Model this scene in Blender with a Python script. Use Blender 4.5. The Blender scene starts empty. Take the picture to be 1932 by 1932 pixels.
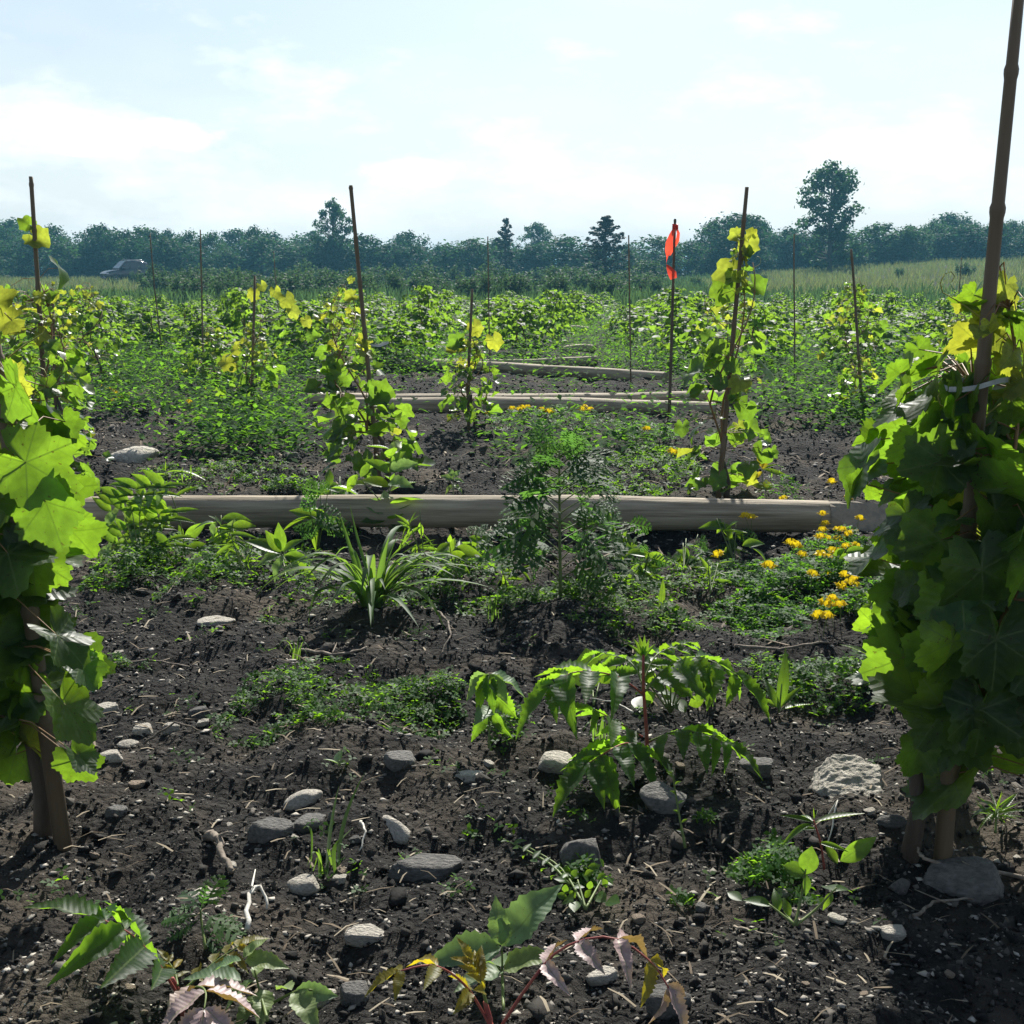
import bpy, math, random
import numpy as np
from mathutils import Vector, Matrix

R = math.radians
SC = bpy.context.scene
COL = SC.collection

# ------------------------------------------------------------------ camera, sky, sun, exposure
CAM_H, PITCH, FOV = 1.0, 11.4, 46.0
W0 = 1932.0
FPX = W0 / 2 / math.tan(R(FOV / 2))
cam_data = bpy.data.cameras.new('camera')
cam_data.sensor_fit = 'HORIZONTAL'
cam_data.angle = R(FOV)
cam_data.clip_start, cam_data.clip_end = 0.05, 8000
cam = bpy.data.objects.new('camera', cam_data)
COL.objects.link(cam)
cam.location = (0, 0, CAM_H)
cam.rotation_euler = (R(90 - PITCH), 0, 0)
SC.camera = cam

SUN_EL, SUN_AZ = 40.5, 9.0          # azimuth measured from +Y towards +X
world = bpy.data.worlds.new('World')
SC.world = world
world.use_nodes = True


def mixrgb(N, L, fac, a, b, blend='MIX'):
    n = N.new('ShaderNodeMix')
    n.data_type = 'RGBA'
    n.blend_type = blend
    for i, v in ((0, fac), (6, a), (7, b)):
        if isinstance(v, (int, float)):
            n.inputs[i].default_value = v
        elif isinstance(v, tuple):
            n.inputs[i].default_value = (*v, 1)
        else:
            L.new(v, n.inputs[i])
    return n.outputs[2]


def build_world():
    nt = world.node_tree
    nt.nodes.clear()
    N, L = nt.nodes, nt.links
    out = N.new('ShaderNodeOutputWorld')
    bg = N.new('ShaderNodeBackground')
    sky = N.new('ShaderNodeTexSky')
    sky.sky_type = 'NISHITA'
    sky.sun_disc = False
    sky.sun_elevation = R(SUN_EL)
    sky.sun_rotation = R(SUN_AZ)
    sky.air_density, sky.dust_density, sky.ozone_density = 1.2, 0.6, 2.4
    tc = N.new('ShaderNodeTexCoord')
    sep = N.new('ShaderNodeSeparateXYZ')
    L.new(tc.outputs['Generated'], sep.inputs[0])

    def m(op, a, b=None, c=None):
        n = N.new('ShaderNodeMath')
        n.operation = op
        for i, v in enumerate((a, b, c)):
            if v is None:
                continue
            if isinstance(v, (int, float)):
                n.inputs[i].default_value = v
            else:
                L.new(v, n.inputs[i])
        return n.outputs[0]
    x, y, z = sep.outputs
    az = m('ARCTAN2', x, y)
    el = m('ARCSINE', z)
    # low cumulus banks near the horizon, all the way round
    co = N.new('ShaderNodeCombineXYZ')
    L.new(m('MULTIPLY', az, 7.0), co.inputs[0])
    L.new(m('MULTIPLY', el, 17.0), co.inputs[1])
    n1 = N.new('ShaderNodeTexNoise')
    n1.inputs['Scale'].default_value = 1.0
    n1.inputs['Detail'].default_value = 6
    n1.inputs['Roughness'].default_value = 0.6
    L.new(co.outputs[0], n1.inputs['Vector'])
    band = m('SUBTRACT', 1.0, m('ABSOLUTE', m('DIVIDE', m('SUBTRACT', el, 0.06), 0.11)))
    cum = m('ADD', n1.outputs[0], m('MULTIPLY', m('MAXIMUM', band, -0.6), 0.14))

    # one cumulus above the left of the wood
    def blob(u0, v0, a, b):
        du = m('DIVIDE', m('SUBTRACT', az, u0), a)
        dv = m('DIVIDE', m('SUBTRACT', el, v0), b)
        return m('SUBTRACT', 1.0, m('ADD', m('MULTIPLY', du, du), m('MULTIPLY', dv, dv)))
    b1 = m('MAXIMUM', blob(-0.275, 0.102, 0.062, 0.016), blob(-0.325, 0.092, 0.07, 0.011))
    b1 = m('MAXIMUM', b1, blob(-0.085, 0.075, 0.05, 0.016))
    co3 = N.new('ShaderNodeCombineXYZ')
    L.new(m('MULTIPLY', az, 26.0), co3.inputs[0])
    L.new(m('MULTIPLY', el, 48.0), co3.inputs[1])
    n3 = N.new('ShaderNodeTexNoise')
    n3.inputs['Scale'].default_value = 1.0
    n3.inputs['Detail'].default_value = 7
    n3.inputs['Roughness'].default_value = 0.6
    L.new(co3.outputs[0], n3.inputs['Vector'])
    puff = m('ADD', m('MAXIMUM', b1, -1.0), m('MULTIPLY', m('SUBTRACT', n3.outputs[0], 0.5), 2.6))
    r3 = N.new('ShaderNodeValToRGB')
    r3.color_ramp.elements[0].position = 0.35
    r3.color_ramp.elements[1].position = 0.95
    L.new(puff, r3.inputs[0])
    ramp = N.new('ShaderNodeValToRGB')
    ramp.color_ramp.elements[0].position = 0.55
    ramp.color_ramp.elements[1].position = 0.74
    L.new(cum, ramp.inputs[0])
    # thin high veil
    den = m('ADD', m('MAXIMUM', z, 0.0), 0.16)
    co2 = N.new('ShaderNodeCombineXYZ')
    L.new(m('DIVIDE', x, den), co2.inputs[0])
    L.new(m('DIVIDE', y, den), co2.inputs[1])
    n2 = N.new('ShaderNodeTexNoise')
    n2.inputs['Scale'].default_value = 1.1
    n2.inputs['Detail'].default_value = 5
    L.new(co2.outputs[0], n2.inputs['Vector'])
    r2 = N.new('ShaderNodeValToRGB')
    r2.color_ramp.elements[0].position = 0.46
    r2.color_ramp.elements[1].position = 0.75
    L.new(n2.outputs[0], r2.inputs[0])
    mask = m('ADD', m('MULTIPLY', ramp.outputs[0], 0.8), m('MULTIPLY', r2.outputs[0], 0.28))
    veil = m('MULTIPLY', m('POWER', 2.718, m('MULTIPLY', m('MAXIMUM', el, 0.0), -5.5)), 0.8)
    mask = m('MINIMUM', m('ADD', mask, m('MULTIPLY', r3.outputs[0], 0.85)), 1.0)
    mix = N.new('ShaderNodeMix')
    mix.data_type = 'RGBA'
    mix.inputs[7].default_value = (13.5, 13.8, 14.0, 1)
    L.new(mask, mix.inputs[0])
    # bright aureole of the milky summer air around the sun
    vd = N.new('ShaderNodeVectorMath')
    vd.operation = 'DOT_PRODUCT'
    L.new(tc.outputs['Generated'], vd.inputs[0])
    vd.inputs[1].default_value = (math.cos(R(SUN_EL)) * math.sin(R(SUN_AZ)), math.cos(R(SUN_EL)) * math.cos(R(SUN_AZ)), math.sin(R(SUN_EL)))
    glow = m('MULTIPLY', m('POWER', m('MAXIMUM', vd.outputs['Value'], 0.0), 7.0), 6.5)
    gc = N.new('ShaderNodeCombineColor')
    for i, k in enumerate((0.92, 1.0, 1.03)):
        L.new(m('MULTIPLY', glow, k), gc.inputs[i])
    add = mixrgb(N, L, 1.0, sky.outputs[0], gc.outputs[0], 'ADD')
    milky = mixrgb(N, L, veil, add, (10.6, 11.6, 12.8))
    L.new(milky, mix.inputs[6])
    L.new(mix.outputs[2], bg.inputs[0])
    bg.inputs[1].default_value = 0.05
    L.new(bg.outputs[0], out.inputs[0])


build_world()
sun_data = bpy.data.lights.new('sun', 'SUN')
sun_data.energy = 5.0
sun_data.angle = R(0.55)
sun_data.color = (1.0, 0.965, 0.89)
sun = bpy.data.objects.new('sun', sun_data)
COL.objects.link(sun)
SUN_DIR = Vector((math.cos(R(SUN_EL)) * math.sin(R(SUN_AZ)), math.cos(R(SUN_EL)) * math.cos(R(SUN_AZ)), math.sin(R(SUN_EL))))
sun.rotation_euler = SUN_DIR.to_track_quat('Z', 'Y').to_euler()
sun.location = (3, 20, 30)

vs = SC.view_settings
vs.view_transform = 'Standard'
vs.look = 'None'
vs.exposure = 0.93
vs.gamma = 1.0
vs.use_curve_mapping = False
SC.render.film_transparent = False
SC.cycles.max_bounces = 8
SC.cycles.transparent_max_bounces = 8
SC.cycles.volume_bounces = 0
SC.cycles.use_denoising = True

# ------------------------------------------------------------------ geometry of the view: sight lines of the photo to places on the ground
CAM_ROT = Matrix.Rotation(R(90 - PITCH), 3, 'X')
VR = CAM_ROT @ Vector((1, 0, 0))
VU = CAM_ROT @ Vector((0, 1, 0))
VF = CAM_ROT @ Vector((0, 0, -1))


def ray(px, py):
    return VR * ((px - W0 / 2) / FPX) - VU * ((py - W0 / 2) / FPX) + VF


def at(px, py, d):
    """point at forward distance d (world y) on a sight line"""
    r = ray(px, py)
    return Vector((0, 0, CAM_H)) + r * (d / r.y)


def m_per_px(d):
    return math.hypot(d, 0.6) / FPX


# ------------------------------------------------------------------ noise (numpy)
_rs = np.random.RandomState(7)
_PERM = _rs.permutation(1024)
_GRAD = np.stack([np.cos(np.linspace(0, 2 * np.pi, 64, endpoint=False)), np.sin(np.linspace(0, 2 * np.pi, 64, endpoint=False))], 1)


def perlin(x, y):
    x = np.asarray(x, float)
    y = np.asarray(y, float)
    xi, yi = np.floor(x).astype(int), np.floor(y).astype(int)
    xf, yf = x - xi, y - yi
    u = xf * xf * xf * (xf * (xf * 6 - 15) + 10)
    v = yf * yf * yf * (yf * (yf * 6 - 15) + 10)

    def g(ix, iy, dx, dy):
        h = _PERM[(_PERM[ix & 1023] + iy) & 1023] & 63
        return _GRAD[h, 0] * dx + _GRAD[h, 1] * dy
    a = g(xi, yi, xf, yf)
    b = g(xi + 1, yi, xf - 1, yf)
    c = g(xi, yi + 1, xf, yf - 1)
    d = g(xi + 1, yi + 1, xf - 1, yf - 1)
    return (a + u * (b - a)) + v * ((c + u * (d - c)) - (a + u * (b - a)))


def fbm(x, y, f, octv, gain=0.5):
    s, a = 0.0, 1.0
    for i in range(octv):
        s = s + a * perlin(x * f + i * 17.3, y * f - i * 9.1)
        f *= 2.03
        a *= gain
    return s


def smooth(a, b, x):
    t = np.clip((np.asarray(x, float) - a) / (b - a), 0, 1)
    return t * t * (3 - 2 * t)


def zg(x, y):
    """height of the ground (vectorised)"""
    x = np.asarray(x, float)
    y = np.asarray(y, float)
    near = 1 - smooth(8, 25, y)
    z = 0.045 * fbm(x, y, 1.3, 2) * (0.4 + 0.6 * near)
    z = z + near * (0.064 * fbm(x + 5, y, 4.0, 3) + 0.016 * np.abs(fbm(x, y + 3, 14.0, 2)))
    # gentle rise of the meadow on the far right, slight dip on the far left
    ang = np.arctan2(x, np.maximum(y, 1))
    z = z + 2.5 * smooth(45, 130, y) * smooth(0.03, 0.42, ang)
    z = z - 0.55 * smooth(9, 50, y)
    z = z + 0.42 * smooth(62, 100, y) * smooth(-0.15, -0.28, ang)
    return z


def zgf(x, y):
    return float(zg(np.array([x]), np.array([y]))[0])


def gp(px, py):
    """the place on the ground that a sight line meets"""
    r = ray(px, py)
    t = -CAM_H / r.z
    for _ in range(6):
        p = Vector((0, 0, CAM_H)) + r * t
        t = (zgf(p.x, p.y) - CAM_H) / r.z
    p = Vector((0, 0, CAM_H)) + r * t
    p.z = zgf(p.x, p.y)
    return p


# ------------------------------------------------------------------ mesh helpers
def raw_mesh(name, co, faces, mat=None, uv=None, smooth_shade=False, vcol=None):
    """faces: (n,k) int array or list of tuples"""
    me = bpy.data.meshes.new(name)
    if isinstance(faces, np.ndarray):
        co = np.asarray(co, np.float32)
        nf, k = faces.shape
        me.vertices.add(len(co))
        me.vertices.foreach_set('co', co.ravel())
        me.loops.add(nf * k)
        me.loops.foreach_set('vertex_index', faces.astype(np.int32).ravel())
        me.polygons.add(nf)
        me.polygons.foreach_set('loop_start', np.arange(0, nf * k, k, dtype=np.int32))
        me.update(calc_edges=True)
    else:
        me.from_pydata([tuple(v) for v in co], [], faces)
        me.update()
    if smooth_shade:
        me.polygons.foreach_set('use_smooth', np.ones(len(me.polygons), bool))
    if uv is not None:
        lay = me.uv_layers.new(name='UVMap')
        vi = np.empty(len(me.loops), np.int32)
        me.loops.foreach_get('vertex_index', vi)
        lay.data.foreach_set('uv', np.asarray(uv, np.float32)[vi].ravel())
    if mat is not None:
        me.materials.append(mat)
    return me


def tag(o, label=None, cat=None, group=None, kind=None):
    if label:
        o['label'] = label
    if cat:
        o['category'] = cat
    if group:
        o['group'] = group
    if kind:
        o['kind'] = kind
    return o


def link(name, data, parent=None, mx=None):
    o = bpy.data.objects.new(name, data)
    COL.objects.link(o)
    if parent is not None:
        o.parent = parent
    if mx is not None:
        o.matrix_basis = mx
    return o


def thing(name, loc, label, cat, group=None):
    o = link(name, None)
    o.empty_display_size = 0.05
    o.location = loc
    return tag(o, label, cat, group)


class MB:
    """collects tubes and strips into one mesh"""

    def __init__(self):
        self.v, self.f = [], []

    def tube(self, pts, rad, sides=6, cap=True):
        pts = [Vector(p) for p in pts]
        if isinstance(rad, (int, float)):
            rad = [rad] * len(pts)
        b = len(self.v)
        n0 = Vector((0.13, 0.29, 0.95))
        for i, p in enumerate(pts):
            t = (pts[min(i + 1, len(pts) - 1)] - pts[max(i - 1, 0)])
            t.normalize()
            if abs(t.dot(n0)) > 0.95:
                n0 = Vector((1, 0.1, 0))
            a = t.cross(n0).normalized()
            c = t.cross(a).normalized()
            n0 = c.cross(t) * -1 if False else n0
            for k in range(sides):
                th = 2 * math.pi * k / sides
                self.v.append(p + (a * math.cos(th) + c * math.sin(th)) * rad[i])
        for i in range(len(pts) - 1):
            for k in range(sides):
                k2 = (k + 1) % sides
                self.f.append((b + i * sides + k, b + i * sides + k2, b + (i + 1) * sides + k2, b + (i + 1) * sides + k))
        if cap:
            self.f.append(tuple(b + k for k in reversed(range(sides))))
            e = b + (len(pts) - 1) * sides
            self.f.append(tuple(e + k for k in range(sides)))
        return self

    def build(self, name, mat, parent=None, smooth_shade=True):
        me = raw_mesh(name, self.v, self.f, mat, smooth_shade=smooth_shade)
        return link(name, me, parent)


def bez(p0, p1, p2, n):
    return [(1 - t) ** 2 * p0 + 2 * t * (1 - t) * p1 + t * t * p2 for t in [i / n for i in range(n + 1)]]


def frame(origin, tip, normal, s):
    """matrix of a leaf: tip along +Y, face along +Z"""
    y = Vector(tip).normalized()
    z = Vector(normal)
    z = z - y * z.dot(y)
    if z.length < 1e-4:
        z = y.orthogonal()
    z.normalize()
    x = y.cross(z)
    m = Matrix((x, y, z)).transposed().to_4x4()
    return Matrix.Translation(origin) @ m @ Matrix.Scale(s, 4)


# ------------------------------------------------------------------ materials
def new_mat(name):
    m = bpy.data.materials.new(name)
    m.use_nodes = True
    m.node_tree.nodes.clear()
    return m, m.node_tree.nodes, m.node_tree.links


def leaf_mat(name, top, glow, per='object', trans=0.45, rough=0.42, veins=False, spec=0.4, var=0.35, young=None, glow_young=None):
    """leaf: glossy upper face, light shining through; colour varies leaf by leaf"""
    m, N, L = new_mat(name)
    out = N.new('ShaderNodeOutputMaterial')
    if per == 'object':
        rnd = N.new('ShaderNodeObjectInfo').outputs['Random']
    else:
        rnd = N.new('ShaderNodeNewGeometry').outputs['Random Per Island']
    ramp = N.new('ShaderNodeMapRange')
    ramp.inputs[3].default_value = 1 - var
    ramp.inputs[4].default_value = 1 + var
    L.new(rnd, ramp.inputs[0])
    yt = young or tuple(c * k for c, k in zip(top, (1.7, 1.35, 0.9)))
    yg = glow_young or tuple(c * k for c, k in zip(glow, (1.2, 1.08, 0.8)))
    wn = N.new('ShaderNodeTexWhiteNoise')
    wn.noise_dimensions = '1D'
    L.new(rnd, wn.inputs['W'])
    pw = N.new('ShaderNodeMath')
    pw.operation = 'POWER'
    pw.inputs[1].default_value = 2.2
    L.new(wn.outputs['Value'], pw.inputs[0])
    ct = mixrgb(N, L, pw.outputs[0], top, yt)
    cg = mixrgb(N, L, pw.outputs[0], glow, yg)
    gray = N.new('ShaderNodeCombineColor')
    for i in range(3):
        L.new(ramp.outputs[0], gray.inputs[i])
    ct = mixrgb(N, L, 1.0, ct, gray.outputs[0], 'MULTIPLY')
    cg = mixrgb(N, L, 1.0, cg, gray.outputs[0], 'MULTIPLY')
    # blotches
    tc = N.new('ShaderNodeTexCoord')
    nz = N.new('ShaderNodeTexNoise')
    nz.inputs['Scale'].default_value = 5.0 if per == 'object' else 30.0
    nz.inputs['Detail'].default_value = 3
    L.new(tc.outputs['Object'], nz.inputs['Vector'])
    nr = N.new('ShaderNodeMapRange')
    nr.inputs[1].default_value, nr.inputs[2].default_value = 0.3, 0.7
    nr.inputs[3].default_value, nr.inputs[4].default_value = 0.72, 1.2
    L.new(nz.outputs[0], nr.inputs[0])
    g2 = N.new('ShaderNodeCombineColor')
    for i in range(3):
        L.new(nr.outputs[0], g2.inputs[i])
    ct = mixrgb(N, L, 1.0, ct, g2.outputs[0], 'MULTIPLY')
    cg = mixrgb(N, L, 1.0, cg, g2.outputs[0], 'MULTIPLY')
    bsdf = N.new('ShaderNodeBsdfPrincipled')
    bsdf.inputs['Roughness'].default_value = rough
    bsdf.inputs['Specular IOR Level'].default_value = spec
    tr = N.new('ShaderNodeBsdfTranslucent')
    if veins:
        uvn = N.new('ShaderNodeUVMap')
        sp = N.new('ShaderNodeSeparateXYZ')
        L.new(uvn.outputs[0], sp.inputs[0])

        def mm(op, a, b=None, c=None):
            n = N.new('ShaderNodeMath')
            n.operation = op
            for i, v in enumerate((a, b, c)):
                if v is None:
                    continue
                if isinstance(v, (int, float)):
                    n.inputs[i].default_value = v
                else:
                    L.new(v, n.inputs[i])
            return n.outputs[0]
        x, y = sp.outputs[0], sp.outputs[1]
        if veins == 'palmate':
            a = mm('ABSOLUTE', mm('ARCTAN2', x, y))
            r = mm('SQRT', mm('ADD', mm('MULTIPLY', x, x), mm('MULTIPLY', y, y)))
            t = mm('PINGPONG', a, 0.475)
            perp = mm('MULTIPLY', r, mm('SINE', t))
            along = mm('MULTIPLY', r, mm('COSINE', t))
            freq, slope, wmain, wsec = 8.0, 0.8, 0.010, 0.075
        else:
            perp, along = mm('ABSOLUTE', x), y
            freq, slope, wmain, wsec = 13.0, 0.7, 0.010, 0.10
        main = mm('LESS_THAN', perp, wmain)
        fr = mm('PINGPONG', mm('MULTIPLY', mm('SUBTRACT', along, mm('MULTIPLY', perp, slope)), freq), 0.5)
        sec = mm('LESS_THAN', fr, wsec)
        vein = mm('MAXIMUM', main, mm('MULTIPLY', sec, 0.35 if veins == 'palmate' else 0.2))
        ct = mixrgb(N, L, mm('MULTIPLY', vein, 0.55), ct, (0.16, 0.22, 0.07))
        cg = mixrgb(N, L, mm('MULTIPLY', vein, 0.6), cg, tuple(c * 0.45 for c in glow))
        bmp = N.new('ShaderNodeBump')
        bmp.inputs['Strength'].default_value = 0.12 if veins == 'palmate' else 0.08
        bmp.inputs['Distance'].default_value = 0.02
        L.new(mm('ADD', mm('MULTIPLY', fr, 1.2), mm('MULTIPLY', nz.outputs[0], 1.2)), bmp.inputs['Height'])
        L.new(bmp.outputs[0], bsdf.inputs['Normal'])
        sp2 = N.new('ShaderNodeTexNoise')
        sp2.inputs['Scale'].default_value = 17.0
        sp2.inputs['Detail'].default_value = 2
        L.new(tc.outputs['Object'], sp2.inputs['Vector'])
        spot = mm('MULTIPLY', mm('GREATER_THAN', sp2.outputs[0], 0.69), 0.7)
        ct = mixrgb(N, L, spot, ct, (0.07, 0.045, 0.02))
        cg = mixrgb(N, L, spot, cg, (0.10, 0.07, 0.01))
    L.new(ct, bsdf.inputs['Base Color'])
    L.new(cg, tr.inputs['Color'])
    mx = N.new('ShaderNodeMixShader')
    mx.inputs[0].default_value = trans
    L.new(bsdf.outputs[0], mx.inputs[1])
    L.new(tr.outputs[0], mx.inputs[2])
    L.new(mx.outputs[0], out.inputs[0])
    return m


def plain_mat(name, c1, c2, scale=20.0, rough=0.85, bump=0.3, stretch=(1, 1, 1), detail=6, spec=0.25, per_obj=0.0, metallic=0.0, coord='Object', bdist=0.01):
    m, N, L = new_mat(name)
    out = N.new('ShaderNodeOutputMaterial')
    b = N.new('ShaderNodeBsdfPrincipled')
    tc = N.new('ShaderNodeTexCoord')
    mp = N.new('ShaderNodeMapping')
    mp.inputs['Scale'].default_value = stretch
    L.new(tc.outputs[coord], mp.inputs[0])
    nz = N.new('ShaderNodeTexNoise')
    nz.inputs['Scale'].default_value = scale
    nz.inputs['Detail'].default_value = detail
    nz.inputs['Roughness'].default_value = 0.62
    L.new(mp.outputs[0], nz.inputs['Vector'])
    rp = N.new('ShaderNodeMapRange')
    rp.inputs[1].default_value, rp.inputs[2].default_value = 0.32, 0.68
    L.new(nz.outputs[0], rp.inputs[0])
    c = mixrgb(N, L, rp.outputs[0], c1, c2)
    if per_obj:
        oi = N.new('ShaderNodeObjectInfo')
        mr = N.new('ShaderNodeMapRange')
        mr.inputs[3].default_value, mr.inputs[4].default_value = 1 - per_obj, 1 + per_obj
        L.new(oi.outputs['Random'], mr.inputs[0])
        g = N.new('ShaderNodeCombineColor')
        for i in range(3):
            L.new(mr.outputs[0], g.inputs[i])
        c = mixrgb(N, L, 1.0, c, g.outputs[0], 'MULTIPLY')
    L.new(c, b.inputs['Base Color'])
    b.inputs['Roughness'].default_value = rough
    b.inputs['Specular IOR Level'].default_value = spec
    b.inputs['Metallic'].default_value = metallic
    if bump:
        bp = N.new('ShaderNodeBump')
        bp.inputs['Strength'].default_value = bump
        bp.inputs['Distance'].default_value = bdist
        L.new(nz.outputs[0], bp.inputs['Height'])
        L.new(bp.outputs[0], b.inputs['Normal'])
    L.new(b.outputs[0], out.inputs[0])
    return m


def island_mat(name, cols, rough=0.9, spec=0.2, bump=0.5, bscale=160.0):
    """crumbs and pebbles: every piece its own tone"""
    m, N, L = new_mat(name)
    out = N.new('ShaderNodeOutputMaterial')
    b = N.new('ShaderNodeBsdfPrincipled')
    rnd = N.new('ShaderNodeNewGeometry').outputs['Random Per Island']
    rp = N.new('ShaderNodeValToRGB')
    rp.color_ramp.interpolation = 'LINEAR'
    els = rp.color_ramp.elements
    els[0].position, els[0].color = 0, (*cols[0], 1)
    els[1].position, els[1].color = 1, (*cols[-1], 1)
    for i, c in enumerate(cols[1:-1]):
        e = els.new((i + 1) / (len(cols) - 1))
        e.color = (*c, 1)
    L.new(rnd, rp.inputs[0])
    tc = N.new('ShaderNodeTexCoord')
    nz = N.new('ShaderNodeTexNoise')
    nz.inputs['Scale'].default_value = bscale
    nz.inputs['Detail'].default_value = 4
    L.new(tc.outputs['Object'], nz.inputs['Vector'])
    bp = N.new('ShaderNodeBump')
    bp.inputs['Strength'].default_value = bump
    bp.inputs['Distance'].default_value = 0.004
    L.new(nz.outputs[0], bp.inputs['Height'])
    L.new(bp.outputs[0], b.inputs['Normal'])
    L.new(rp.outputs[0], b.inputs['Base Color'])
    b.inputs['Roughness'].default_value = rough
    b.inputs['Specular IOR Level'].default_value = spec
    L.new(b.outputs[0], out.inputs[0])
    return m


def soil_mat():
    m, N, L = new_mat('soil')
    out = N.new('ShaderNodeOutputMaterial')
    b = N.new('ShaderNodeBsdfPrincipled')
    tc = N.new('ShaderNodeTexCoord')

    def nz(scale, detail=6, rough=0.6):
        n = N.new('ShaderNodeTexNoise')
        n.inputs['Scale'].default_value = scale
        n.inputs['Detail'].default_value = detail
        n.inputs['Roughness'].default_value = rough
        L.new(tc.outputs['Object'], n.inputs['Vector'])
        return n.outputs[0]
    big, mid, fine = nz(1.6, 4), nz(14, 6, 0.7), nz(110, 4, 0.7)
    vo = N.new('ShaderNodeTexVoronoi')
    vo.inputs['Scale'].default_value = 60
    L.new(tc.outputs['Object'], vo.inputs['Vector'])

    def mr(v, a, b_, c, d):
        n = N.new('ShaderNodeMapRange')
        for i, q in enumerate((a, b_, c, d)):
            n.inputs[i + 1].default_value = q
        L.new(v, n.inputs[0])
        return n.outputs[0]
    c = mixrgb(N, L, mr(mid, 0.35, 0.68, 0, 1), (0.010, 0.0098, 0.0096), (0.036, 0.033, 0.0295))
    c = mixrgb(N, L, mr(big, 0.50, 0.64, 0, 0.8), c, (0.098, 0.080, 0.060))
    c = mixrgb(N, L, mr(fine, 0.55, 0.75, 0, 0.5), c, (0.12, 0.11, 0.096))
    L.new(c, b.inputs['Base Color'])
    b.inputs['Roughness'].default_value = 0.95
    b.inputs['Specular IOR Level'].default_value = 0.12
    ad = N.new('ShaderNodeMath')
    ad.operation = 'MULTIPLY_ADD'
    L.new(mid, ad.inputs[0])
    ad.inputs[1].default_value = 2.2
    L.new(fine, ad.inputs[2])
    ad2 = N.new('ShaderNodeMath')
    ad2.operation = 'MULTIPLY_ADD'
    L.new(vo.outputs['Distance'], ad2.inputs[0])
    ad2.inputs[1].default_value = -1.1
    L.new(ad.outputs[0], ad2.inputs[2])
    bp = N.new('ShaderNodeBump')
    bp.inputs['Strength'].default_value = 0.9
    bp.inputs['Distance'].default_value = 0.014
    L.new(ad2.outputs[0], bp.inputs['Height'])
    L.new(bp.outputs[0], b.inputs['Normal'])
    L.new(b.outputs[0], out.inputs[0])
    return m


def wood_mat(name, c1, c2, rough=0.75):
    return plain_mat(name, c1, c2, scale=9.0, rough=rough, bump=0.8, stretch=(0.25, 6, 6), spec=0.2, bdist=0.008)


M = {}
M['soil'] = soil_mat()
M['grape'] = leaf_mat('grape_leaf', (0.015, 0.036, 0.016), (0.215, 0.40, 0.022), veins='palmate', trans=0.50, rough=0.45, var=0.25, spec=0.35)
M['grape_young'] = leaf_mat('grape_leaf_young', (0.075, 0.11, 0.025), (0.40, 0.47, 0.045), veins='palmate', trans=0.55, rough=0.45, var=0.2)
M['grape_mid'] = leaf_mat('grape_leaf_mid', (0.017, 0.045, 0.017), (0.23, 0.42, 0.03), trans=0.48, rough=0.40, var=0.25)
M['grape_mid_young'] = leaf_mat('grape_leaf_mid_young', (0.08, 0.12, 0.028), (0.42, 0.50, 0.045), trans=0.52, rough=0.42, var=0.2)
M['vine_mass'] = leaf_mat('vine_foliage', (0.018, 0.052, 0.018), (0.25, 0.45, 0.035), per='island', trans=0.48, rough=0.55, var=0.3, spec=0.15)
M['sumac'] = leaf_mat('sumac_leaflet', (0.022, 0.054, 0.021), (0.24, 0.46, 0.025), veins='pinnate', trans=0.58, rough=0.5, var=0.2, spec=0.25)
M['sumac_bronze'] = leaf_mat('sumac_leaflet_bronze', (0.34, 0.24, 0.23), (0.36, 0.24, 0.05), veins='pinnate', trans=0.22, rough=0.5, var=0.15, young=(0.38, 0.28, 0.27))
M['sumac_gold'] = leaf_mat('sumac_leaflet_gold', (0.12, 0.11, 0.02), (0.50, 0.42, 0.02), veins='pinnate', trans=0.5, rough=0.5, var=0.15)
M['pale'] = leaf_mat('pale_leaf', (0.12, 0.19, 0.10), (0.26, 0.42, 0.08), veins='pinnate', trans=0.42, rough=0.5, var=0.15)
M['weed'] = leaf_mat('weed_leaf', (0.026, 0.066, 0.016), (0.27, 0.48, 0.03), trans=0.5, rough=0.42, var=0.25, veins='pinnate')
M['ragweed'] = leaf_mat('ragweed_leaf', (0.030, 0.070, 0.028), (0.14, 0.33, 0.05), trans=0.44, rough=0.6, var=0.2, spec=0.2)
M['blade'] = leaf_mat('grass_blade', (0.04, 0.085, 0.03), (0.22, 0.40, 0.05), trans=0.48, rough=0.55, var=0.25, spec=0.2)
M['mat'] = leaf_mat('clover_foliage', (0.022, 0.066, 0.014), (0.22, 0.46, 0.022), per='island', trans=0.45, rough=0.6, var=0.3, spec=0.18)
M['mat_dark'] = leaf_mat('trefoil_foliage', (0.020, 0.066, 0.015), (0.17, 0.42, 0.022), per='island', trans=0.42, rough=0.6, var=0.3, spec=0.15)
M['field_weeds'] = leaf_mat('field_weeds', (0.018, 0.058, 0.016), (0.18, 0.42, 0.03), per='island', trans=0.42, rough=0.75, var=0.35, spec=0.04)
M['tree_a'] = leaf_mat('tree_foliage', (0.012, 0.038, 0.018), (0.045, 0.125, 0.035), per='island', trans=0.30, rough=0.7, var=0.3, spec=0.1)
M['tree_b'] = leaf_mat('tree_foliage_light', (0.016, 0.048, 0.022), (0.065, 0.16, 0.045), per='island', trans=0.34, rough=0.7, var=0.3, spec=0.1)
M['conifer'] = leaf_mat('conifer_foliage', (0.010, 0.022, 0.016), (0.025, 0.05, 0.025), per='island', trans=0.2, rough=0.7, var=0.25, spec=0.1)
M['shrub'] = leaf_mat('shrub_foliage', (0.022, 0.050, 0.024), (0.08, 0.16, 0.05), per='island', trans=0.38, rough=0.65, var=0.3, spec=0.12)
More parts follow.
